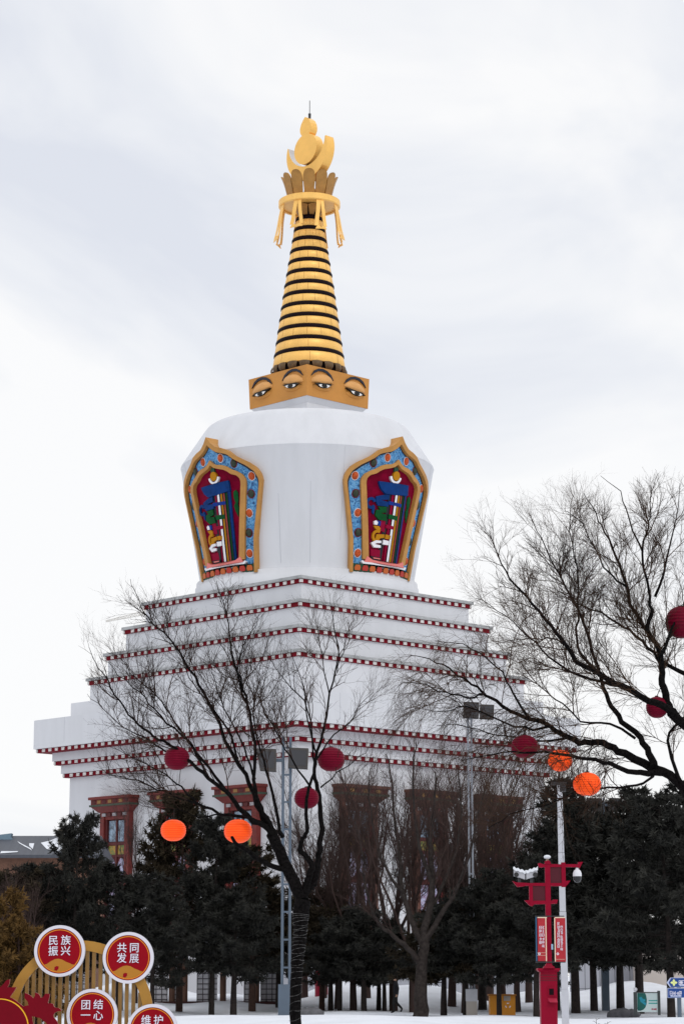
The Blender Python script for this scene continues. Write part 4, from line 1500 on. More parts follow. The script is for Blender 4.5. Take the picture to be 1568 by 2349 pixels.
TH = [thicket_proto(3, 9.0, 1.0, 6), thicket_proto(4, 9.0, 0.8, 5), thicket_proto(6, 9.0, 1.3, 6)]
th = [(775, 123, 1790, 0, 'leafless brown tree just right of the bare tree stems, by the right facade windows'),
      (840, 129, 1760, 1, 'leafless brown tree before the first window of the right facade'),
      (900, 121, 1740, 2, 'leafless brown tree with wide fork between two facade windows'),
      (1030, 124, 1720, 1, 'dense leafless brown tree right of the middle facade window'),
      (1085, 130, 1745, 2, 'leafless brown tree beside the slim second mast'),
      (1145, 126, 1760, 0, 'leafless brown tree before the rightmost facade window'),
      (1205, 130, 1800, 1, 'leafless brown tree behind the red lamp post'),
      (1265, 131, 1820, 2, 'leafless brown tree between white pole and stupa corner'),
      (700, 132, 1850, 1, 'leafless brown tree behind the cable wound trunk'),
      (60, 108, 1985, 2, 'leafless brushy tree at the left before the brown wall'),
      (12, 104, 2030, 1, 'leafless brushy tree at the left edge'),
      (742, 129, 1840, 2, 'leafless brown tree close right of the bare tree, low before the corner of the stupa'),
      (810, 119, 1830, 2, 'nearest leafless brown tree before the first window of the right facade'),
      (944, 118, 1810, 0, 'leafless brown tree left of the thick trunked bare tree'),
      (1060, 120, 1790, 0, 'leafless brown tree left of the slim pale mast'),
      (1115, 133, 1730, 1, 'tall leafless brown tree reaching the red cornices left of the rightmost window'),
      (1180, 120, 1850, 2, 'leafless brown tree left of the red lamp post'),
      (320, 126, 1840, 0, 'thin leafless tree between the two left stupa windows')]
for i, (px, Y, ty, k, lab) in enumerate(th):
    q = at(px, ty, Y)
    s = q.z / 9.0
    root = thing('leafless_tree', lab, 'tree', (q.x, Y, ground_z(q.x, Y) - 0.05), i * 1.7, 'leafless brown trees before the stupa')
    root.scale = (s * 1.05, s * 1.05, s)
    if px in (320, 130):
        root.scale = (s * 0.5, s * 0.5, s)
    for nm, me in zip(('trunk', 'crown'), TH[k]):
        o = bpy.data.objects.new(nm, me); COL.objects.link(o); o.parent = root

# ------------------------------------------------------------------ text
def lettering(name, text, size, m, parent, loc, extrude=0.004, bold=0.0, rot=None):
    if text == '展':
        bold = 0.0
    c = bpy.data.curves.new(name, 'FONT')
    c.body = text
    c.size = size
    c.align_x = 'CENTER'
    c.align_y = 'CENTER'
    c.extrude = extrude
    c.offset = bold
    o = bpy.data.objects.new(name, c)
    COL.objects.link(o)
    dg = bpy.context.evaluated_depsgraph_get()
    dg.update()
    me = bpy.data.meshes.new_from_object(o.evaluated_get(dg))
    bpy.data.objects.remove(o)
    bpy.data.curves.remove(c)
    me.name = name
    me.materials.clear()
    me.materials.append(m)
    q = bpy.data.objects.new(name, me)
    COL.objects.link(q)
    q.parent = parent
    q.location = loc
    q.rotation_euler = rot or (math.pi / 2, 0, 0)
    return q


def pseudo_glyphs(b, cx, cz, y0, y1, w, h, seed, mi=0):
    """one small unreadable character made of strokes"""
    r = random.Random(seed)
    t = w * 0.15
    for zz in (-0.42, 0.0, 0.42):
        if r.random() < 0.85:
            b.box(cx - w / 2 * r.uniform(0.6, 1), cx + w / 2 * r.uniform(0.6, 1), y0, y1, cz + zz * h - t / 2, cz + zz * h + t / 2, mi)
    for xx in (-0.38, 0.05, 0.4):
        if r.random() < 0.75:
            b.box(cx + xx * w - t / 2, cx + xx * w + t / 2, y0 - 0.0006, y1, cz - h / 2 * r.uniform(0.5, 1), cz + h / 2 * r.uniform(0.5, 1), mi)


# ------------------------------------------------------------------ round slogan signs on a golden slatted arch
YS = 30.0
KS = (at(785, 2237, YS) - at(784, 2237, YS)).x           # metres per measuring pixel there


def sxz(px, py):
    q = at(px, py, YS)
    return q.x, q.z


cx_, cz_ = sxz(181.6, 2327.5)
RA = 168 * KS
arch = thing('slatted_arch', 'golden ring shaped garden screen with upright slats behind round red signs', 'screen', (cx_, YS + 0.06, 0))
b = MB()
b.ring(RA, RA - 23 * KS, 0, 0.075, 0, cz_, 72)
b.build('ring_frame', mat('arch_gold', (0.40, 0.20, 0.03), 0.5, var=0.15, vscale=4), arch)
ri_ = RA - 22 * KS
nsl = 21
for i in range(nsl):
    x = (-(nsl - 1) / 2 + i) * 15.3 * KS
    if abs(x) > ri_ - 0.03:
        continue
    h = math.sqrt(ri_ ** 2 - x * x)
    b = MB()
    b.box(x - 4.2 * KS, x + 4.2 * KS, 0.012, 0.062, cz_ - h - 0.01, cz_ + h + 0.01)
    b.build('slat', fence_gold, arch)
b = MB()
b.box(-RA * 0.8, RA * 0.8, -0.2, 0.3, 0, max(0.05, cz_ - RA + 0.03))
b.build('base', cut_red, arch)


def round_sign(px, py, r_px, rows, label, y_off):
    x, z = sxz(px, py)
    r = r_px * KS
    root = thing('round_sign', label, 'sign', (x, YS + y_off, 0), 0, 'round red slogan signs')
    b = MB(); b.disc(r, 0.0, 0.05, 0, z, 72); b.build('rim', sign_white, root)
    b = MB(); b.ring(r * 0.995, r * 0.875, -0.022, -0.001, 0, z, 72); b.build('rim_front', sign_white, root)
    b = MB(); b.disc(r * 0.873, -0.008, -0.0015, 0, z, 72); b.build('red_face', sign_red, root)
    b = MB(); b.ring(r * 0.835, r * 0.80, -0.012, -0.0085, 0, z, 72); b.build('orange_ring', ring_orange, root)
    b = MB()
    R = r * 0.795
    pts = []
    for i in range(25):                                   # hump cut off by the ring
        a = math.radians(222 + (318 - 222) * i / 24)
        pts.append((R * math.cos(a), z + R * math.sin(a)))
    top = [(0.50, -0.52), (0.40, -0.47), (0.26, -0.42), (0.10, -0.33), (-0.04, -0.30), (-0.18, -0.32), (-0.34, -0.40), (-0.48, -0.50)]
    b.prism(pts + [(r * u, z + r * v) for u, v in top], -0.0115, -0.0086, 0)
    b.build('golden_hump', sign_gold, root)
    b = MB()
    b.prism([(r * u, z + r * v) for u, v in ((-0.18, -0.62), (-0.10, -0.58), (-0.02, -0.60), (-0.03, -0.70), (-0.10, -0.77), (-0.19, -0.74))], -0.0135, -0.0118, 0)
    b.build('red_patch', sign_red, root)
    for (u, v, ch) in rows:
        lettering('character', ch, r * 0.40, letter_white, root, (u * r, -0.016, z + v * r), 0.006, 0.0009)
    b = MB()
    b.box(-0.02, 0.02, 0.03 - 0.0, 0.055, 0.0, z - r * 0.6) if y_off < -0.04 else None
    if b.v:
        b.build('post', steel_white, root)
    return root


round_sign(137.6, 2180.5, 58.4, [(-0.25, 0.38, '民'), (0.24, 0.39, '族'), (-0.25, -0.03, '振'), (0.24, -0.02, '兴')], 'topmost round red sign with white characters 民族振兴', 0.0)
round_sign(294.5, 2196, 58.4, [(-0.25, 0.36, '共'), (0.24, 0.36, '同'), (-0.25, -0.04, '发'), (0.24, -0.05, '展')], 'upper right round red sign with white characters 共同发展', 0.0)
round_sign(212, 2327, 58.4, [(-0.25, 0.36, '团'), (0.24, 0.37, '结'), (-0.25, -0.04, '一'), (0.24, -0.05, '心')], 'lower middle round red sign with white characters 团结一心', 0.0)
round_sign(350, 2362, 58.4, [(-0.25, 0.36, '维'), (0.24, 0.36, '护')], 'lowest round red sign cut by the bottom edge, with characters 维护', 0.0)

# red cut-out board with yellow circle line
zc = zoomed(0, 3900, 5.227)
YC = YS - 0.35
cx0 = at(0, 2400, YC).x
cut = thing('cutout_board', 'dark red spiky cut-out board with thin yellow circle line at bottom left', 'sign', (cx0, YC, 0))


def cxz(x, y):
    q = at(*zc(x, y), YC)
    return q.x - cx0, q.z


spk = [(-420, 330), (-200, 300), (-60, 290), (0, 265), (90, 175), (140, 110), (215, 80), (205, 180), (165, 255), (345, 252), (330, 290), (295, 350), (245, 415), (216, 462), (300, 505), (400, 580), (495, 655),
       (530, 645), (600, 630), (590, 560), (520, 480), (525, 370), (600, 400), (665, 440), (705, 485), (740, 430), (735, 380), (760, 365), (810, 390), (850, 440), (855, 478), (910, 455), (955, 385), (1048, 392), (1040, 460), (1005, 590), (1060, 585), (1115, 600),
       (1135, 660), (1165, 680), (1240, 690), (1290, 735), (1290, 750), (1215, 755), (1150, 790), (1120, 840), (1130, 880), (1200, 970), (1225, 1030), (1250, 1110), (1000, 1110), (975, 1000), (915, 955), (850, 900), (770, 880), (675, 860), (690, 960), (720, 1080), (740, 1300), (730, 1700), (-420, 1700)]
b = MB()
b.prism([cxz(x, y) for x, y in spk], 0.0, 0.045, 0, 1)
b.build('board', [cut_red, mat('cutout_edge', (0.45, 0.20, 0.17), 0.5)], cut)
b = MB()
c0 = cxz(-10, 1125)
rr_ = (cxz(612 - 10, 1125)[0] - c0[0])
b.disc(rr_ * 1.0, -0.022, -0.002, c0[0], c0[1], 72)
b.build('red_disc', cut_red, cut)
b = MB(); b.ring(rr_ * 1.02, rr_ * 0.985, -0.028, -0.0025, c0[0], c0[1], 90); b.build('yellow_ring', line_yellow, cut)
b = MB(); b.box(-0.3, 0.25, 0.047, 0.09, 0, cxz(0, 1690)[1] + 0.2); b.build('foot', cut_red, cut)

# ------------------------------------------------------------------ red lamp post with banners and cameras
YL = 42.0
z5 = zoomed(1950, 3300, 2.951)
lx0 = at(*z5(712, 2349), YL).x


def lxz(x, y):
    q = at(*z5(x, y), YL)
    return q.x - lx0, q.z


lamp = thing('lamp_post', 'red street lamp post of crossed square beams on a red pedestal', 'lamp post', (lx0, YL, 0))


def lbox(b, x0, x1, y0, y1, d0, d1, mi=0):
    xa, za = lxz(x0, y1)
    xb, zb_ = lxz(x1, y0)
    b.box(xa, xb, d0, d1, za, zb_, mi)


def lpoly(b, pts, d0, d1, mi=0):
    b.prism([lxz(x, y) for x, y in pts], d0, d1, mi)


b = MB(); lbox(b, 690, 732, 425, 1690, -0.038, 0.038); b.build('pole', red_paint, lamp)
for pts in ([(588, 455), (610, 447), (650, 462), (1058, 462), (1062, 438), (1118, 434), (1082, 508), (1040, 497), (660, 497), (640, 502), (600, 498)],
            [(288, 660), (330, 676), (480, 684), (868, 684), (905, 660), (972, 655), (940, 700), (905, 732), (865, 722), (440, 718), (410, 726), (345, 732)],
            [(428, 890), (490, 886), (540, 893), (760, 890), (770, 878), (824, 880), (812, 928), (740, 932), (545, 936), (522, 960), (490, 950)]):
    b = MB(); lpoly(b, pts, -0.036, 0.036); b.build('cross_beam', red_paint, lamp)
for (x0, x1, y0, y1) in ((868, 912, 441, 732), (487, 527, 715, 940)):
    b = MB(); lbox(b, x0, x1, y0, y1, -0.041, 0.041); b.build('upright', red_paint, lamp)
for (x0, x1, y0, y1) in ((733, 867, 498, 683), (528, 689, 719, 892)):
    b = MB(); lbox(b, x0, x1, y0, y1, -0.020, 0.020); b.build('lamp_panel', red_dark, lamp)
b = MB()
lpoly(b, [(665, 460), (685, 425), (700, 416), (722, 420), (742, 455), (744, 462)], -0.05, 0.05)
b.build('pole_cap', red_paint, lamp)
x_, z_ = lxz(700, 400)
b = MB(); b.lathe([(0.022, z_ - 0.05), (0.03, z_ - 0.03), (0.02, z_ - 0.01), (0.028, z_ + 0.01)], 14, 0, (x_, 0), capt=True); b.build('finial', mat('dull_brass', (0.3, 0.25, 0.18), 0.5), lamp)
b = MB(); b.ball((x_, 0, z_ + 0.035), 0.062, 0.062, 0.036, 16, 10); b.build('snow_cap', snow_mat, lamp)
# pedestal
b = MB()
xc = lxz(717, 1690)[0]
def pz(y): return lxz(717, y)[1]
hw = (lxz(815, 1800)[0] - lxz(620, 1800)[0]) / 2
b.sq(hw * 0.97, -0.05, hw, pz(1732), 0, (xc, hw))
for y in (1772, 1805, 1832):
    b.sq(hw + 0.006, pz(y + 6), hw + 0.006, pz(y - 6), 1, (xc, hw))
b.sq(hw + 0.02, pz(1731.5), hw + 0.05, pz(1712), 0, (xc, hw)); b.sq(hw + 0.052, pz(1711.5), hw + 0.045, pz(1690), 0, (xc, hw))
ped = b.build('pedestal', [red_paint, mat('lamp_red_groove', (0.13, 0.002, 0.012), 0.5)], lamp)
b = MB()
b.sq(0.10, pz(1689.5), 0.085, pz(1665), 0, (xc, 0)); b.sq(0.07, pz(1664.5), 0.05, pz(1640), 0, (xc, 0))
b.build('collar', red_paint, lamp)
b = MB()
lbox(b, 708, 805, 1905, 2015, -0.012, 0.02, 0); lbox(b, 722, 775, 1930, 2005, -0.016, 0.018, 1)
b.build('bin_opening', [red_paint, dark_gap], ped)
b = MB()
x0, z0 = lxz(708, 2045); x1, z1 = lxz(812, 2092)
b.add([(x0, -0.002, z0), (x1, -0.002, z0), (x1 + 0.01, -0.085, z1), (x0 + 0.03, -0.085, z1), (x0, -0.002, z1 + 0.02), (x1, -0.002, z1 + 0.02)], [(0, 3, 2, 1), (0, 4, 3), (1, 2, 5), (2, 3, 4, 5)], 0)
b.build('bin_lip', mat('lamp_red_lip', (0.36, 0.02, 0.05), 0.4), ped)
# banners on rails
ban_red = mat('banner_red', (0.42, 0.022, 0.032), 0.6, var=0.15, vscale=6)
ban_blue = mat('banner_side_blue', (0.03, 0.10, 0.2), 0.5)
ban_cream = mat('banner_cream', (0.75, 0.60, 0.45), 0.6)
for (y0, y1, x0, x1) in ((1070, 1082, 556, 897), (1612, 1624, 558, 912)):
    b = MB(); lbox(b, x0, x1, y0, y1, -0.052, -0.040); b.build('banner_rail', steel_dark, lamp)
for (x0, x1, y0, y1, nm, cols, seed) in ((580, 692, 1086, 1606, 'l', ((615, 1210, 5, 44), (648, 1210, 6, 44)), 3), (786, 908, 1086, 1612, 'r', ((829, 1165, 8, 38), (865, 1200, 8, 38)), 60)):
    b = MB()
    lbox(b, x0, x1, y0, y1, -0.056, -0.0525, 0)
    lbox(b, x0, x1, y0, y0 + 12, -0.058, -0.0565, 1)
    if nm == 'l':
        lbox(b, 565, 579.5, y0, y1, -0.056, -0.0525, 2)
        lbox(b, 578, 690, 1506, 1509, -0.058, -0.0565, 1); lbox(b, 578, 690, 1536, 1539, -0.058, -0.0565, 1)
        lbox(b, 681, 684, y0 + 12, y1, -0.058, -0.0565, 1)
    else:
        lbox(b, 786, 789, y0 + 12, y1, -0.058, -0.0565, 1)
        lbox(b, 800, 904, 1583, 1586, -0.058, -0.0565, 1)
    bo = b.build('banner', [ban_red, ban_cream, ban_blue], lamp)
    for (gx, gy, cnt, st) in cols:
        b = MB()
        for i in range(cnt):
            q = lxz(gx, gy + i * st)
            pseudo_glyphs(b, q[0], q[1], -0.0585, -0.0565, 0.042, 0.052, seed + i * 7 + gx)
        b.build('banner_writing', letter_white, bo)
    b = MB()
    q = lxz(603 if nm == 'l' else 820, 1520)
    b.ring(0.022, 0.010, -0.0585, -0.0565, q[0], q[1], 14)
    b.build('banner_emblem', letter_white, bo)
b = MB(); lbox(b, 745, 764, 1405, 1470, -0.07, -0.045); b.build('junction_box', mat('pale_blue_box', (0.30, 0.45, 0.58), 0.5), lamp)
# dome camera under the right end of the top beam
q = lxz(1052, 505)
domec = thing('dome_camera', 'white dome security camera with black lens bowl under the red beam', 'camera', (lx0 + q[0], YL, q[1]))
kk = (lxz(1104, 560)[0] - lxz(1000, 560)[0]) / 2
b = MB(); b.lathe([(kk, -kk * 1.9), (kk * 0.98, -kk * 1.2), (kk * 0.78, -kk * 0.65), (kk * 0.42, -kk * 0.35), (kk * 0.36, 0.0)], 24, 0, capb=True, capt=True); b.build('housing', mat('camera_white', (0.70, 0.70, 0.74), 0.4), domec)
b = MB(); b.lathe([(kk * 0.1, -kk * 3.35), (kk * 0.55, -kk * 3.2), (kk * 0.88, -kk * 2.7), (kk * 0.92, -kk * 1.92)], 24, 0, capb=True); b.build('lens_bowl', mat('black_glass', (0.008, 0.008, 0.01), 0.12, spec=0.6), domec)
# two box cameras with snow on the left arm
for k, (xa, xb, tilt, lab) in enumerate(((302, 442, 1, 'left one of two snow covered box cameras on the red lamp arm'), (446, 588, -1, 'right one of two snow covered box cameras on the red lamp arm'))):
    q = lxz((xa + xb) / 2, 672)
    root = thing('security_camera', lab, 'camera', (lx0 + q[0], YL, q[1]), 0, 'box cameras on the lamp arm')
    w = (lxz(xb, 600)[0] - lxz(xa, 600)[0]) / 2
    b = MB()
    b.add([(-w * .92, -0.06, 0.075 + tilt * 0.03), (w * .92, -0.06, 0.075 - tilt * 0.03), (w * .92, 0.06, 0.075 - tilt * 0.03), (-w * .92, 0.06, 0.075 + tilt * 0.03),
           (-w * .92, -0.06, 0.20 + tilt * 0.03), (w * .92, -0.06, 0.20 - tilt * 0.03), (w * .92, 0.06, 0.20 - tilt * 0.03), (-w * .92, 0.06, 0.20 + tilt * 0.03)],
          [(0, 3, 2, 1), (4, 5, 6, 7), (0, 1, 5, 4), (1, 2, 6, 5), (2, 3, 7, 6), (3, 0, 4, 7)])
    b.build('housing', mat('camera_grey', (0.42, 0.42, 0.45), 0.5), root)
    b = MB(); b.disc(0.042, -0.075, -0.058, -tilt * w * 0.55, 0.125, 20); b.build('lens', mat('black_glass', (0.008, 0.008, 0.01), 0.12), root)
    b = MB(); b.box(-0.025, 0.025, -0.025, 0.025, -0.03, 0.07); b.build('bracket', steel_dark, root)
    b = MB()
    n = 10
    tops, bots = [], []
    vs, fs = [], []
    for i in range(n + 1):
        t = -1 + 2 * i / n
        zb0 = 0.203 - tilt * 0.033 * t
        hz = zb0 + 0.028 + 0.012 * math.sin(i * 1.9 + k)
        for (y, z) in ((-0.075, zb0 - 0.015 - 0.02 * abs(math.sin(i * 2.3))), (-0.06, hz - 0.006), (0, hz), (0.06, hz - 0.006), (0.075, zb0 - 0.01)):
            vs.append((t * w, y, z))
    for i in range(n):
        for j in range(4):
            fs.append((i * 5 + j, (i + 1) * 5 + j, (i + 1) * 5 + j + 1, i * 5 + j + 1))
    fs += [(0, 1, 2, 3, 4), tuple(n * 5 + j for j in (4, 3, 2, 1, 0))]
    b.add(vs, fs, 0, True)
    b.build('snow_cap', snow_mat, root)

# ------------------------------------------------------------------ white pole behind the lamp
YW = 46.0
tp, bp = at(1282, 1800, YW), at(1296, 2348, YW)
wp = thing('steel_pole', 'slim white square steel pole behind the red lamp post', 'pole', (bp.x, YW, 0))
b = MB()
top_z = tp.z
lean_ = (tp.x - bp.x)
segs = [0.0, at(0, 2268, YW).z, at(0, 2090, YW).z, at(0, 1955, YW).z, at(0, 1880, YW).z, top_z]
hwid = [0.064, 0.060, 0.055, 0.052, 0.048, 0.044]
for i in range(5):
    def cx_at(z): return lean_ * (z - bp.z) / (top_z - bp.z)
    z0, z1 = segs[i], segs[i + 1] - 0.006
    x0, x1 = cx_at(z0), cx_at(z1)
    h = hwid[i]
    vs = [(x0 - h, -h, z0), (x0 + h, -h, z0), (x0 + h, h, z0), (x0 - h, h, z0), (x1 - h, -h, z1), (x1 + h, -h, z1), (x1 + h, h, z1), (x1 - h, h, z1)]
    b.add(vs, [(0, 3, 2, 1), (4, 5, 6, 7), (0, 1, 5, 4), (1, 2, 6, 5), (2, 3, 7, 6), (3, 0, 4, 7)])
b.build('shaft', steel_white, wp)
b = MB()
b.box(lean_ - 0.16, lean_ + 0.14, -0.05, 0.05, top_z + 0.001, top_z + 0.06); b.box(lean_ + 0.0, lean_ + 0.12, -0.05, 0.05, top_z - 0.13, top_z - 0.0005)
b.build('bracket', steel_dark, wp)

# ------------------------------------------------------------------ floodlight masts
def mast(px_l, px_r, base_y, top_y, Y, label, m, base_px, heads, box_top):
    c = at((px_l + px_r) / 2, base_y, Y)
    k = at(785, 2237, Y).x - at(784, 2237, Y).x
    root = thing('floodlight_mast', label, 'mast', (c.x, Y, 0), 0, 'twin column floodlight masts')
    zt = at(784, top_y, Y).z
    half = (px_r - px_l) / 2 * k
    zb = at(784, box_top, Y).z
    for s in (-1, 1):
        b = MB(); b.tube([(s * half, 0, zb - 0.2), (s * half, 0, zt)], (3.4 if base_px > 20 else 2.4) * k, 10); b.build('column', m, root)
    b = MB(); b.box(-base_px * k / 2, base_px * k / 2, -0.28, 0.28, -0.3, zb); b.build('base_box', m, root)
    n = 9
    for i in range(n):
        z = zb + (zt - zb) * (i + 0.6) / n
        b = MB(); b.box(-half, half, -0.03, 0.03, z - 0.035, z + 0.035); b.build('rung', m, root)
    for (x0, x1, y0, y1) in heads:
        xm, zm = (at((x0 + x1) / 2, (y0 + y1) / 2, Y) - Vector((c.x, Y, 0))).x, at(784, (y0 + y1) / 2, Y).z
        w, h = (x1 - x0) / 2 * k, (y1 - y0) / 2 * k
        b = MB()
        sl = 0.22 * w if xm < 0 else -0.22 * w
        pts = [(xm - w, zm + h), (xm + w, zm + h * 0.92), (xm + w - (0 if xm < 0 else 0.1 * w), zm - h), (xm - w + sl + 0.15 * w, zm - h * 0.9)]
        b.prism(pts, -0.3, 0.25, 0)
        hd = b.build('floodlight', mat('flood_housing', (0.055, 0.05, 0.048), 0.5, var=0.2, vscale=2), root)
        b = MB()
        b.prism([(xm + (x - xm) * 0.8, zm + (z - zm) * 0.75) for x, z in pts], -0.315, -0.302, 0)
        b.build('glass', lamp_glass, hd)
        b = MB(); b.box(min(xm, half * (1 if xm > 0 else -1)), max(xm, half * (1 if xm > 0 else -1)), -0.06, 0.06, zm - 0.06, zm + 0.06)
        b.build('arm', m, root)
    return root


mast(646.5, 663.5, 2335, 1690, 95, 'tall blue grey twin column floodlight mast behind the cable wound trunk', steel_blue, 34, [(588, 634, 1717, 1770), (662, 708, 1715, 1764)], 2257)
mast(1079, 1087, 2326, 1620, 108, 'slim pale floodlight mast rising behind the right tree twigs', mat('mast_pale', (0.26, 0.28, 0.32), 0.5), 14, [(1062, 1098, 1610, 1648), (1100, 1132, 1616, 1650)], 2265)
mast(1383, 1393, 2316, 1830, 118, 'blue grey mast right of the white pole, its top hidden by pines', steel_blue, 16, [(1345, 1378, 1830, 1862), (1396, 1425, 1830, 1862)], 2120)

# ------------------------------------------------------------------ walls, gallery and houses behind the pines
wall_grey = mat('panel_wall_grey', (0.36, 0.37, 0.41), 0.7, var=0.08, vscale=0.6)
seam = mat('panel_seam', (0.16, 0.165, 0.185), 0.7)


def panel_wall(px0, px1, top_y, Y, label, m, pw, seam_y):
    a, c = at(px0, 2237, Y), at(px1, 2237, Y)
    z1 = at(784, top_y, Y).z
    root = thing('panel_wall', label, 'wall', ((a.x + c.x) / 2, Y, 0))
    w = (c.x - a.x) / 2
    b = MB(); b.box(-w, w, 0, 0.3, -0.5, z1); b.build('wall', m, root)
    b = MB()
    x = -w + pw
    while x < w:
        b.box(x - 0.02, x + 0.02, -0.006, 0.002, -0.4, z1); x += pw
    zs = at(784, seam_y, Y).z
    b.box(-w, w, -0.004, 0.002, zs - 0.02, zs + 0.02)
    b.build('seams', seam, root)


panel_wall(600, 1300, 2225, 150, 'long low grey wall behind the pine trunks in the middle', wall_grey, 3.6, 2284)
panel_wall(1306, 1475, 2195, 142, 'pale grey metal panel wall with square seams right of the white pole', mat('panel_wall_pale', (0.47, 0.48, 0.53), 0.6, var=0.06, vscale=0.5), 0.88, 2267)

# beige building at the far right
Y = 138
a, c = at(1470, 2237, Y), at(1640, 2237, Y)
root = thing('beige_house', 'beige rendered building with red characters behind the direction signs', 'building', ((a.x + c.x) / 2, Y, 0))
w = (c.x - a.x) / 2
b = MB(); b.box(-w, w, 0, 8, -0.5, at(784, 2150, Y).z); b.build('wall', mat('beige_render', (0.56, 0.50, 0.46), 0.8, var=0.08, vscale=0.5), root)
b = MB(); b.box(-w - 0.3, w + 0.3, -0.4, 8.4, at(784, 2150, Y).z + 0.002, at(784, 2140, Y).z); b.build('roof', mat('roof_grey', (0.10, 0.11, 0.13), 0.7, var=0.2, vscale=2), root)
b = MB()
q = at(1534, 2192, Y) - root.location
for i, (dx, dz, s) in enumerate(((-0.1, 0, 0.5), (0.2, -0.55, 0.6))):
    pseudo_glyphs(b, q.x + dx, q.z + dz, -0.03, -0.002, s, s, 5 + i)
b.build('red_writing', mat('wall_sign_red', (0.5, 0.05, 0.08), 0.6), root)

# gallery with brown columns and white lattice screens at the left
Yg = 128
gx = at(500, 2237, Yg).x
gal = thing('covered_gallery', 'low gallery with brown wooden columns and white lattice screens under the left pines', 'gallery', (gx, Yg, 0))
col_brown = mat('column_brown', (0.15, 0.075, 0.05), 0.6, var=0.2, vscale=3)
xs = [at(px, 2237, Yg).x - gx for px in (395, 424, 512, 588, 640)] + [at(px, 2237, Yg).x - gx for px in (330, 270, 205, 140, 75, 10)]
for x in xs:
    b = MB(); b.tube([(x, 0, -0.3), (x, 0, 3.0)], 0.17, 14); b.build('column', col_brown, gal)
b = MB(); b.box(min(xs) - 0.5, max(xs) + 0.5, -0.2, 0.2, 3.002, 3.4); b.build('beam', col_brown, gal)
b = MB()
b.add([(min(xs) - 0.8, -0.9, 3.3), (max(xs) + 0.8, -0.9, 3.3), (max(xs) + 0.8, 0.6, 4.1), (min(xs) - 0.8, 0.6, 4.1), (max(xs) + 0.8, 2.1, 3.3), (min(xs) - 0.8, 2.1, 3.3)], [(0, 1, 2, 3), (3, 2, 4, 5), (0, 5, 4, 1), (0, 3, 5), (1, 4, 2)])
b.build('roof', MATS['roof_grey'], gal)
lat_dark = mat('lattice_dark', (0.10, 0.09, 0.10), 0.6)
lat_white = mat('lattice_white', (0.74, 0.73, 0.77), 0.7)
for (p0, p1) in ((398, 421), (452, 498), (560, 584), (598, 640), (345, 385), (150, 200)):
    xa, xb = at(p0, 2237, Yg).x - gx, at(p1, 2237, Yg).x - gx
    b = MB(); b.box(xa, xb, 0.3, 0.36, 0.2, 2.9, 0)
    x = xa
    while x <= xb + 1e-6:
        b.box(x - 0.02, x + 0.02, 0.27, 0.302, 0.2, 2.9, 1); x += 0.30
    z = 0.25
    while z < 2.9:
        b.box(xa, xb, 0.268, 0.299, z - 0.02, z + 0.02, 1); z += 0.27
    b.build('lattice_screen', [lat_white, lat_dark], gal)
b = MB(); b.box(min(xs), max(xs), -0.25, 0.25, 0.25, 0.42); b.build('bench_rail', mat('rail_dark_red', (0.06, 0.02, 0.02), 0.6), gal)

# two dark red posts behind trunks
for px, lab in ((737, 'red post right of the cable wound trunk, behind a pine trunk'), (30, 'dark red post at left edge behind the golden screen')):
    q = at(px, 2237, 131)
    root = thing('red_post', lab, 'post', (q.x, 131, 0))
    b = MB(); b.tube([(0, 0, -0.3), (0, 0, 3.2)], 0.36 if px > 500 else 0.3, 18); b.build('shaft', mat('post_red', (0.32, 0.004, 0.03), 0.5), root)
    b = MB(); b.lathe([(0.45, 3.2), (0.45, 3.4), (0.2, 3.5)], 18, 0, capb=True, capt=True); b.build('cap', MATS['post_red'], root)

# grey roofed house at the far left
Yh = 150
q0, q1 = at(-60, 1906, Yh), at(210, 1908, Yh)
hx = (q0.x + q1.x) / 2
ze, zr = at(784, 1960, Yh).z, at(784, 1907, Yh).z
hs = thing('grey_roofed_house', 'house with dark grey tiled roof and brown wall at the far left', 'house', (hx, Yh, 0))
w = (q1.x - q0.x) / 2
b = MB(); b.box(-w, w, 1.0, 9, -0.5, ze - 0.1); b.build('wall', mat('brown_brick', (0.24, 0.125, 0.085), 0.8, var=0.2, vscale=1.5), hs)
b = MB()
vs = [(-w - 0.6, 0, ze), (w + 0.6, 0, ze), (w + 0.2, 4.5, zr), (-w - 0.2, 4.5, zr), (w + 0.6, 9.5, ze), (-w - 0.6, 9.5, ze), (-w - 0.6, 0, ze - 0.2), (w + 0.6, 0, ze - 0.2)]
b.add(vs, [(0, 1, 2, 3), (3, 2, 4, 5), (0, 6, 7, 1), (0, 3, 5), (1, 4, 2)])
roof_ = b.build('roof', mat('tile_grey', (0.075, 0.082, 0.10), 0.55, var=0.18, vscale=0.7, vstretch=(6, 0.2, 0.2)), hs)


def on_roof(px, py):
    # point on the front slope
    r0 = at(px, py, Yh) - hs.location
    t = (r0.z - ze) / (zr - ze)
    return Vector((r0.x + (r0.x + hx) * 0, 4.5 * t - 0.03, r0.z + 0.02))


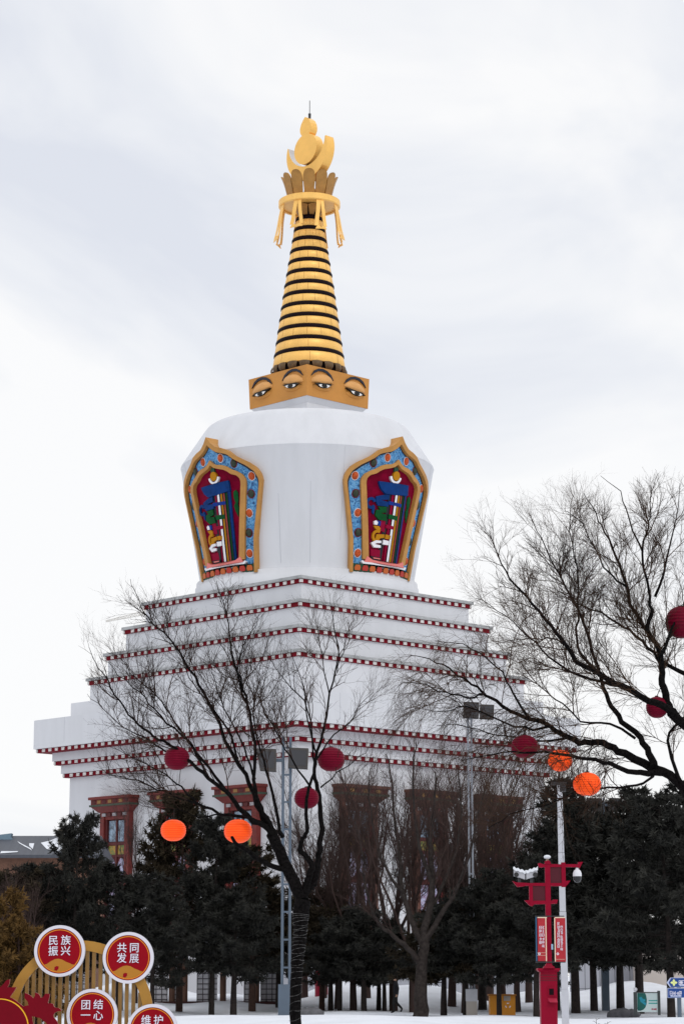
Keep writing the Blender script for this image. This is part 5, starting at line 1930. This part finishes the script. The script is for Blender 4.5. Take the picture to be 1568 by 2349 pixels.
zr5 = zoomed(0, 3250, 3.92)
b = MB()
for poly in ([(170, 405), (240, 445), (350, 500), (440, 545), (480, 590), (430, 560), (320, 505), (220, 450)], [(770, 350), (860, 310), (900, 340), (960, 600), (700, 560), (560, 440), (690, 400)], [(0, 600), (270, 600), (260, 618), (0, 640)], [(380, 450), (460, 450), (480, 560), (400, 500)]):
    vs = [on_roof(*zr5(x, y)) for x, y in poly]
    b.add(vs, [tuple(range(len(vs)))])
stuff_ = b.build('roof_snow', snow_mat, roof_)
stuff_['kind'] = 'stuff'
b = MB(); q = at(128, 1903, Yh) - hs.location
b.tube([(q.x, 2.0, ze - 0.5), (q.x, 3.2, q.z)], 0.17, 10); b.ball((q.x, 3.2, q.z + 0.1), 0.24, 0.24, 0.2)
b.build('vent_pipe', mat('vent_brown', (0.08, 0.065, 0.04), 0.7), hs)
b = MB()
q = at(0, 1912, Yh) - hs.location
b.prism([(q.x - 1.0, q.z + 0.1), (q.x + 0.25, q.z + 0.25), (q.x + 0.2, q.z), (q.x + 0.5, q.z - 0.3), (q.x - 1.0, q.z - 0.25)], 3.6, 4.4)
b.build('ridge_ornament', mat('ridge_blue', (0.16, 0.24, 0.31), 0.5), hs)

# distant crane behind the stupa at left
Yk = 420
ck = thing('tower_crane', 'pale distant crane jib sticking out behind the left terraces', 'crane', (at(338, 1408, Yk).x + 2.0, Yk, 0))
crane_m = mat('crane_pale', (0.66, 0.64, 0.60), 0.6)
p0, p1 = at(243, 1426, Yk) - ck.location, at(345, 1407, Yk) - ck.location
def lattice(b, a, c, h, n):
    up = Vector((0, 0, h))
    b.tube([a, c], 0.09, 4); b.tube([a + up * 0.3, c + up], 0.09, 4)
    for i in range(n):
        t0, t1 = i / n, (i + 0.5) / n
        A, B = a.lerp(c, t0), (a + up * 0.3).lerp(c + up, t1)
        b.tube([A, B], 0.06, 4); b.tube([B, a.lerp(c, (i + 1) / n)], 0.06, 4)
b = MB(); lattice(b, p0, p1, 0.75, 16); b.build('jib', crane_m, ck)
b = MB()
for sx in (-0.7, 0.7):
    b.tube([(p1.x + 1.5 + sx, 0, 0), (p1.x + 1.5 + sx, 0, p1.z + 1.2)], 0.12, 4)
for i in range(30):
    z = p1.z * i / 30
    b.tube([(p1.x + 0.8, 0, z), (p1.x + 2.2, 0, z + p1.z / 30)], 0.07, 4)
b.build('tower', crane_m, ck)

# ------------------------------------------------------------------ orange cabinet, post, notice board, direction signs
Yo = 110
zo4 = zoomed(1800, 3700, 1.677)
def rel(o, x, y, Y):
    q = at(*zo4(x, y), Y); return q.x - o[0], q.z
ox = at(*zo4(350, 570), Yo).x
cab = thing('orange_cabinet', 'orange metal recycling cabinet behind twin pine trunks', 'cabinet', (ox, Yo, 0))
org = mat('cabinet_orange', (0.62, 0.25, 0.02), 0.45, var=0.1, vscale=2)
x0, zt = rel((ox,), 265, 467, Yo); x1, zb = rel((ox,), 436, 572, Yo)
b = MB(); b.box(x0, x1, 0, 1.0, zb - 0.3, zt - 0.05); b.build('body', org, cab)
b = MB(); b.box(x0 - 0.05, x1 + 0.05, -0.08, 1.05, zt - 0.048, zt + 0.02); b.build('top', mat('cabinet_dark_orange', (0.32, 0.12, 0.012), 0.5), cab)
xa, za = rel((ox,), 358, 508, Yo); xb, zb2 = rel((ox,), 402, 474, Yo)
b = MB(); b.box(xa, xb, -0.012, 0.001, za, zb2); b.build('flap', mat('flap_grey', (0.35, 0.32, 0.29), 0.5), cab)
xa, za = rel((ox,), 386, 540, Yo)
b = MB()
for k in range(3):
    a = math.radians(90 + 120 * k)
    b.prism([(xa + 0.14 * math.cos(a + d) * s, za + 0.14 * math.sin(a + d) * s) for d, s in ((-0.5, 1), (0.35, 1.0), (0.5, 0.6), (-0.4, 0.62))], -0.012, 0.001)
b.build('recycling_mark', letter_white, cab)

# white post left of the cabinet
q = at(1081, 2320, 106)
wpst = thing('white_post', 'short square white post with beige foot left of the orange cabinet', 'post', (q.x, 106, 0))
b = MB(); b.box(-0.25, 0.25, -0.2, 0.2, at(0, 2296, 106).z, at(0, 2268, 106).z); b.build('upper', steel_white, wpst)
b = MB(); b.box(-0.235, 0.235, -0.19, 0.19, -0.3, at(0, 2296, 106).z - 0.002); b.build('foot', mat('foot_beige', (0.42, 0.38, 0.34), 0.6), wpst)

# green and white notice board
Yb = 104
zb6 = zoomed(2480, 3800, 6.149)
bx0 = at(*zb6(650, 1500), Yb).x
nb = thing('notice_board', 'white and green notice board in dark metal frame standing in the snow', 'sign', (bx0, Yb, 0))
def bxz(x, y):
    q = at(*zb6(x, y), Yb); return q.x - bx0, q.z
def bbox(b, x0, x1, y0, y1, d0, d1, mi=0):
    a = bxz(x0, y1); c = bxz(x1, y0); b.box(a[0], c[0], d0, d1, a[1], c[1], mi)
fr_dark = mat('board_frame', (0.06, 0.07, 0.07), 0.5)
b = MB(); bbox(b, 330, 398, 1030, 1600, -0.05, 0.05); b.build('post', fr_dark, nb)
b = MB(); bbox(b, 918, 968, 1000, 1600, -0.05, 0.05); b.build('post', fr_dark, nb)
b = MB(); bbox(b, 398.5, 917, 1030, 1054, -0.04, 0.04); b.build('top_rail', fr_dark, nb)
b = MB(); bbox(b, 398.5, 917, 1055, 1520, -0.012, 0.012); panel = b.build('panel', mat('board_white', (0.62, 0.74, 0.74), 0.4), nb)
b = MB(); b.prism([bxz(x, y) for x, y in ((412, 1058), (600, 1058), (628, 1120), (644, 1210), (640, 1320), (610, 1410), (560, 1465), (490, 1492), (430, 1490), (412, 1450))], -0.017, -0.0125); b.build('picture', mat('board_green', (0.012, 0.16, 0.13), 0.4, color2=(0.005, 0.07, 0.07), vscale=1.2), panel)
b = MB(); b.prism([bxz(x, y) for x, y in ((455, 1170), (510, 1150), (545, 1200), (600, 1215), (610, 1260), (560, 1270), (635, 1300), (620, 1370), (570, 1330), (490, 1270))], -0.021, -0.0175); b.build('picture_figure', mat('board_cyan', (0.02, 0.30, 0.42), 0.4), panel)
for y in (1245, 1310):
    b = MB(); bbox(b, 688, 902, y - 17, y + 14, -0.016, -0.0125); b.build('text_bar', mat('board_teal', (0.06, 0.38, 0.36), 0.4), panel)
b = MB()
for i in range(5):
    q = bxz(775 + i * 24, 1453); pseudo_glyphs(b, q[0], q[1], -0.016, -0.0125, 0.065, 0.075, 40 + i)
b.build('red_writing', mat('board_red', (0.42, 0.01, 0.06), 0.5), panel)
b = MB(); q = bxz(365, 965); b.ball((q[0], 0, q[1]), 0.085); b.tube([(q[0], 0, bxz(0, 1032)[1]), (q[0], 0, q[1])], 0.03, 8); b.build('globe', mat('globe_white', (0.75, 0.75, 0.8), 0.4), nb)

# blue direction signs
Yd = 94
dx0 = at(*zb6(1455, 1500), Yd).x
ds = thing('direction_sign', 'two blue direction boards with white lettering on a grey post', 'sign', (dx0, Yd, 0))
def dxz(x, y):
    q = at(*zb6(x, y), Yd); return q.x - dx0, q.z
blue_s = mat('sign_blue', (0.012, 0.055, 0.235), 0.4)
edge_s = mat('sign_edge', (0.45, 0.50, 0.68), 0.5)
b = MB()
b.tube([(dxz(1450, 1500)[0], 0.03, -0.3), (dxz(1450, 1500)[0], 0.03, dxz(1450, 690)[1])], 0.085, 12); b.build('post', steel_blue, ds)
b = MB(); b.prism([dxz(x, y) for x, y in ((1125, 800), (1215, 678), (2000, 672), (2000, 905), (1215, 918))], -0.085, -0.06); up = b.build('arrow_board', edge_s, ds)
b = MB(); b.prism([dxz(x, y) for x, y in ((1172, 800), (1232, 690), (1990, 684), (1990, 898), (1232, 908))], -0.09, -0.0855); b.build('blue_face', blue_s, up)
b = MB(); b.prism([dxz(x, y) for x, y in ((1146, 932), (1990, 932), (1990, 1175), (1146, 1175))], -0.085, -0.06); lo = b.build('square_board', edge_s, ds)
b = MB(); b.prism([dxz(x, y) for x, y in ((1160, 944), (1980, 944), (1980, 1165), (1160, 1165))], -0.09, -0.0855); b.build('blue_face', blue_s, lo)
b = MB()
q = dxz(1302, 800)
for a in range(4):
    ca, sa = math.cos(a * math.pi / 2), math.sin(a * math.pi / 2)
    b.prism([(q[0] + ca * u - sa * v, q[1] + sa * u + ca * v) for u, v in ((0.01, -0.025), (0.08, -0.05), (0.14, 0.0), (0.08, 0.05), (0.01, 0.025))], -0.094 - 0.0004 * a, -0.0905)
b.build('flower_mark', mat('mark_yellow', (0.72, 0.78, 0.30), 0.5), up)
for (brd, xs_, y, w, h, sub) in ((up, (1460, 1510, 1560, 1612, 1664), 800, 0.13, 0.18, (1440, 1700, 868)), (lo, (1233, 1310, 1386, 1460), 1060, 0.11, 0.17, (1218, 1470, 1132))):
    b = MB()
    for i, x in enumerate(xs_):
        q = dxz(x, y); pseudo_glyphs(b, q[0], q[1], -0.0945, -0.0905, w, h, int(x))
    b.build('writing', letter_white, brd)
    b = MB()
    x = sub[0]; k = 0
    while x < sub[1]:
        q = dxz(x, sub[2]); b.box(q[0], q[0] + 0.028, -0.0935, -0.0905, q[1] - 0.018 - 0.012 * (k % 2), q[1] + 0.02 + 0.01 * (k % 3)); x += 19; k += 1
    b.build('small_writing', edge_s, brd)

# stones and dead stalks in the snow
stone = mat('stone_grey', (0.13, 0.13, 0.14), 0.8, var=0.4, vscale=3)
for i, (px, py, s, lab) in enumerate(((1270 + 140, 2316, 0.42, 'dark stone poking out of the snow left of the notice board'), (1425, 2318, 0.5, 'larger dark stone in the snow left of the notice board'), (1445, 2318, 0.4, 'dark stone closest to the notice board post'), (700, 2322, 0.45, 'snowy boulder right of the cable wound trunk'), (718, 2325, 0.5, 'snowy boulder beside the brown pine trunk'))):
    Y = 107
    q = at(px, 2237, Y)
    b = MB(); r = random.Random(i)
    b.ball((0, 0, 0), s, s * 0.8, s * 0.62, 12, 8)
    b.v = [(x * r.uniform(0.86, 1.1), y * r.uniform(0.86, 1.1), z * r.uniform(0.86, 1.1)) for x, y, z in b.v]
    o = b.build('stone', stone, None, (q.x, Y, ground_z(q.x, Y) + 0.1))
    tag(o, lab, 'stone', 'stones in the snow')

# ------------------------------------------------------------------ person walking away among the trunks
def person():
    Y = 113.0
    q = at(908, 2316, Y)
    gz = ground_z(q.x, Y)
    root = thing('person', 'person in a dark coat and trousers walking left among the pine trunks', 'person', (q.x, Y, gz), math.radians(8))
    J = {'pel': (0, 0, 0.93, .15), 'waist': (0, 0.0, 1.08, .155), 'chest': (-0.02, 0, 1.30, .17), 'neck': (-0.03, 0, 1.47, .07), 'head': (-0.05, 0, 1.60, .10), 'crown': (-0.05, 0, 1.70, .075),
         'shl': (-0.02, -0.17, 1.40, .075), 'ell': (0.06, -0.24, 1.13, .06), 'wrl': (0.0, -0.25, 0.90, .045), 'hal': (-0.03, -0.25, 0.82, .035),
         'shr': (-0.02, 0.17, 1.40, .075), 'elr': (0.10, 0.25, 1.14, .06), 'wrr': (0.12, 0.24, 0.90, .045), 'har': (0.10, 0.23, 0.82, .035),
         'hpl': (0, -0.09, 0.88, .11), 'knl': (-0.14, -0.10, 0.49, .075), 'anl': (-0.10, -0.10, 0.09, .05), 'tol': (-0.27, -0.10, 0.04, .04),
         'hpr': (0, 0.09, 0.88, .11), 'knr': (0.02, 0.10, 0.49, .075), 'anr': (0.30, 0.10, 0.20, .05), 'tor': (0.22, 0.10, 0.05, .04)}
    E = [('pel', 'waist'), ('waist', 'chest'), ('chest', 'neck'), ('neck', 'head'), ('head', 'crown'), ('chest', 'shl'), ('shl', 'ell'), ('ell', 'wrl'), ('wrl', 'hal'), ('chest', 'shr'), ('shr', 'elr'), ('elr', 'wrr'), ('wrr', 'har'),
         ('pel', 'hpl'), ('hpl', 'knl'), ('knl', 'anl'), ('anl', 'tol'), ('pel', 'hpr'), ('hpr', 'knr'), ('knr', 'anr'), ('anr', 'tor')]
    names = list(J)
    verts = [J[n][:3] for n in names]; rad = [J[n][3] for n in names]
    edges = [(names.index(a), names.index(c)) for a, c in E]
    # five fingers and a thumb-side digit on each hand, as short chains
    for hand, s in (('hal', -1), ('har', 1)):
        hx, hy, hz = J[hand][:3]
        hi = names.index(hand)
        for k in range(5):
            o = (k - 2) * 0.017
            verts += [(hx + o - 0.008, hy + s * 0.006, hz - 0.05), (hx + o - 0.014, hy, hz - 0.085 + abs(k - 2) * 0.008)]
            rad += [0.009, 0.007]
            n = len(verts)
            edges += [(hi, n - 2), (n - 2, n - 1)]
    me = bpy.data.meshes.new('skeleton')
    me.from_pydata(verts, edges, [])
    o = bpy.data.objects.new('skeleton', me)
    COL.objects.link(o)
    o.modifiers.new('skin', 'SKIN')
    if not me.skin_vertices:
        bpy.data.objects.remove(o)
        return
    for i, sv in enumerate(me.skin_vertices[0].data):
        sv.radius = (rad[i], rad[i]); sv.use_root = (i == 0)
    sb = o.modifiers.new('subdivision', 'SUBSURF'); sb.levels = 2; sb.render_levels = 2
    dg = bpy.context.evaluated_depsgraph_get(); dg.update()
    bm_ = bpy.data.meshes.new_from_object(o.evaluated_get(dg))
    bpy.data.objects.remove(o)
    bm_.name = 'body'
    bm_.materials.clear()
    for m in (mat('coat_dark', (0.005, 0.005, 0.008), 0.8), mat('trousers_black', (0.008, 0.008, 0.009), 0.8), mat('skin_tone', (0.42, 0.25, 0.18), 0.6)):
        bm_.materials.append(m)
    for p in bm_.polygons:
        z = p.center.z
        hand = abs(p.center.y) > 0.19 and z < 0.85
        p.material_index = 2 if (z > 1.50 or hand) else (0 if z > 0.80 else 1)
        p.use_smooth = True
    bo = bpy.data.objects.new('body', bm_); COL.objects.link(bo); bo.parent = root
    b = MB(); b.ball((-0.03, 0, 1.655), 0.125, 0.115, 0.11, 16, 10); b.v = [v for v in b.v]
    b.build('hair', mat('hair_black', (0.008, 0.007, 0.007), 0.7), root)


person()


# ------------------------------------------------------------------ big bare tree with one thick trunk among the pines
def big_bare():
    Y = 104.0
    rng = random.Random(5)
    b0 = at(964, 2330, Y)
    inv = Vector((b0.x, Y, ground_z(b0.x, Y) - 0.05))
    root = thing('bare_tree', 'thick trunked bare tree with fine brown crown right of the walking person', 'tree', inv)
    g = Grower(91, up=0.34, levels=3, scale=2.3)
    b = MB()
    limbs = [([(966, 2345), (965, 2300), (966, 2240), (969, 2190), (972, 2150), (985, 2080), (990, 2000), (985, 1930), (992, 1850), (1000, 1770)], 0.36, 0.03, 0),
             ([(967, 2215), (945, 2185), (915, 2155), (880, 2130), (850, 2080), (835, 2020), (830, 1950), (815, 1880)], 0.15, 0.02, -1.5),
             ([(970, 2170), (945, 2110), (925, 2050), (915, 1960), (905, 1880), (900, 1790), (885, 1730)], 0.16, 0.02, 1.5),
             ([(971, 2160), (1010, 2100), (1045, 2040), (1075, 1960), (1090, 1880), (1115, 1800)], 0.15, 0.02, -1.0),
             ([(985, 2080), (1030, 2000), (1050, 1920), (1055, 1830), (1050, 1760)], 0.10, 0.02, 2.0),
             ([(988, 2020), (960, 1940), (950, 1860), (945, 1760), (955, 1700)], 0.10, 0.02, -2.0),
             ([(925, 2050), (880, 1990), (860, 1910), (845, 1830), (850, 1760)], 0.08, 0.015, 0.5)]
    for i, (pix, r0, r1, dY) in enumerate(limbs):
        P, R = traced(pix, Y, dY, r0, r1, rng, 0.03)
        P = [p - inv for p in P]
        b.tube(P, R, 12 if i == 0 else 8)
        g.sprout(P, R, 1, 1.7, 0.45 if i == 0 else 0.25, 0.0)
    b.build('trunk', mat('trunk_grey_brown', (0.040, 0.033, 0.030), 0.9, color2=(0.02, 0.016, 0.015), vscale=6, bump=0.5, bscale=12, spec=0.05), root)
    c = MB()
    for P, R, lv in g.lines:
        c.tube(P, R, 3, 0, True, False)
    c.build('crown', twig_brown, root)


big_bare()

# dead stalks poking out of the snow
for px, Y, h, lab in ((1366, 70, 0.55, 'dead dry stalk sticking out of the snow left of the notice board'), (1392, 74, 0.35, 'short dead stalk in the snow below the notice board'), (1330, 62, 0.3, 'thin dry stalk in the snow right of the white pole')):
    r = random.Random(px)
    x = at(px, 2330, Y).x
    b = MB()
    b.tube([(0, 0, -0.1), (0.01, 0, h * 0.5), (-0.01, 0.01, h)], [0.012, 0.010, 0.005], 5)
    for k in range(5):
        z = h * (0.35 + 0.13 * k); s_ = (-1) ** k
        b.tube([(0, 0, z), (s_ * 0.07, 0.02, z + 0.05), (s_ * 0.11, 0.01, z + 0.04)], [0.006, 0.005, 0.003], 4)
    o = b.build('dead_stalk', twig_brown, None, (x, Y, ground_z(x, Y)))
    tag(o, lab, 'stalk', 'dead stalks in the snow')
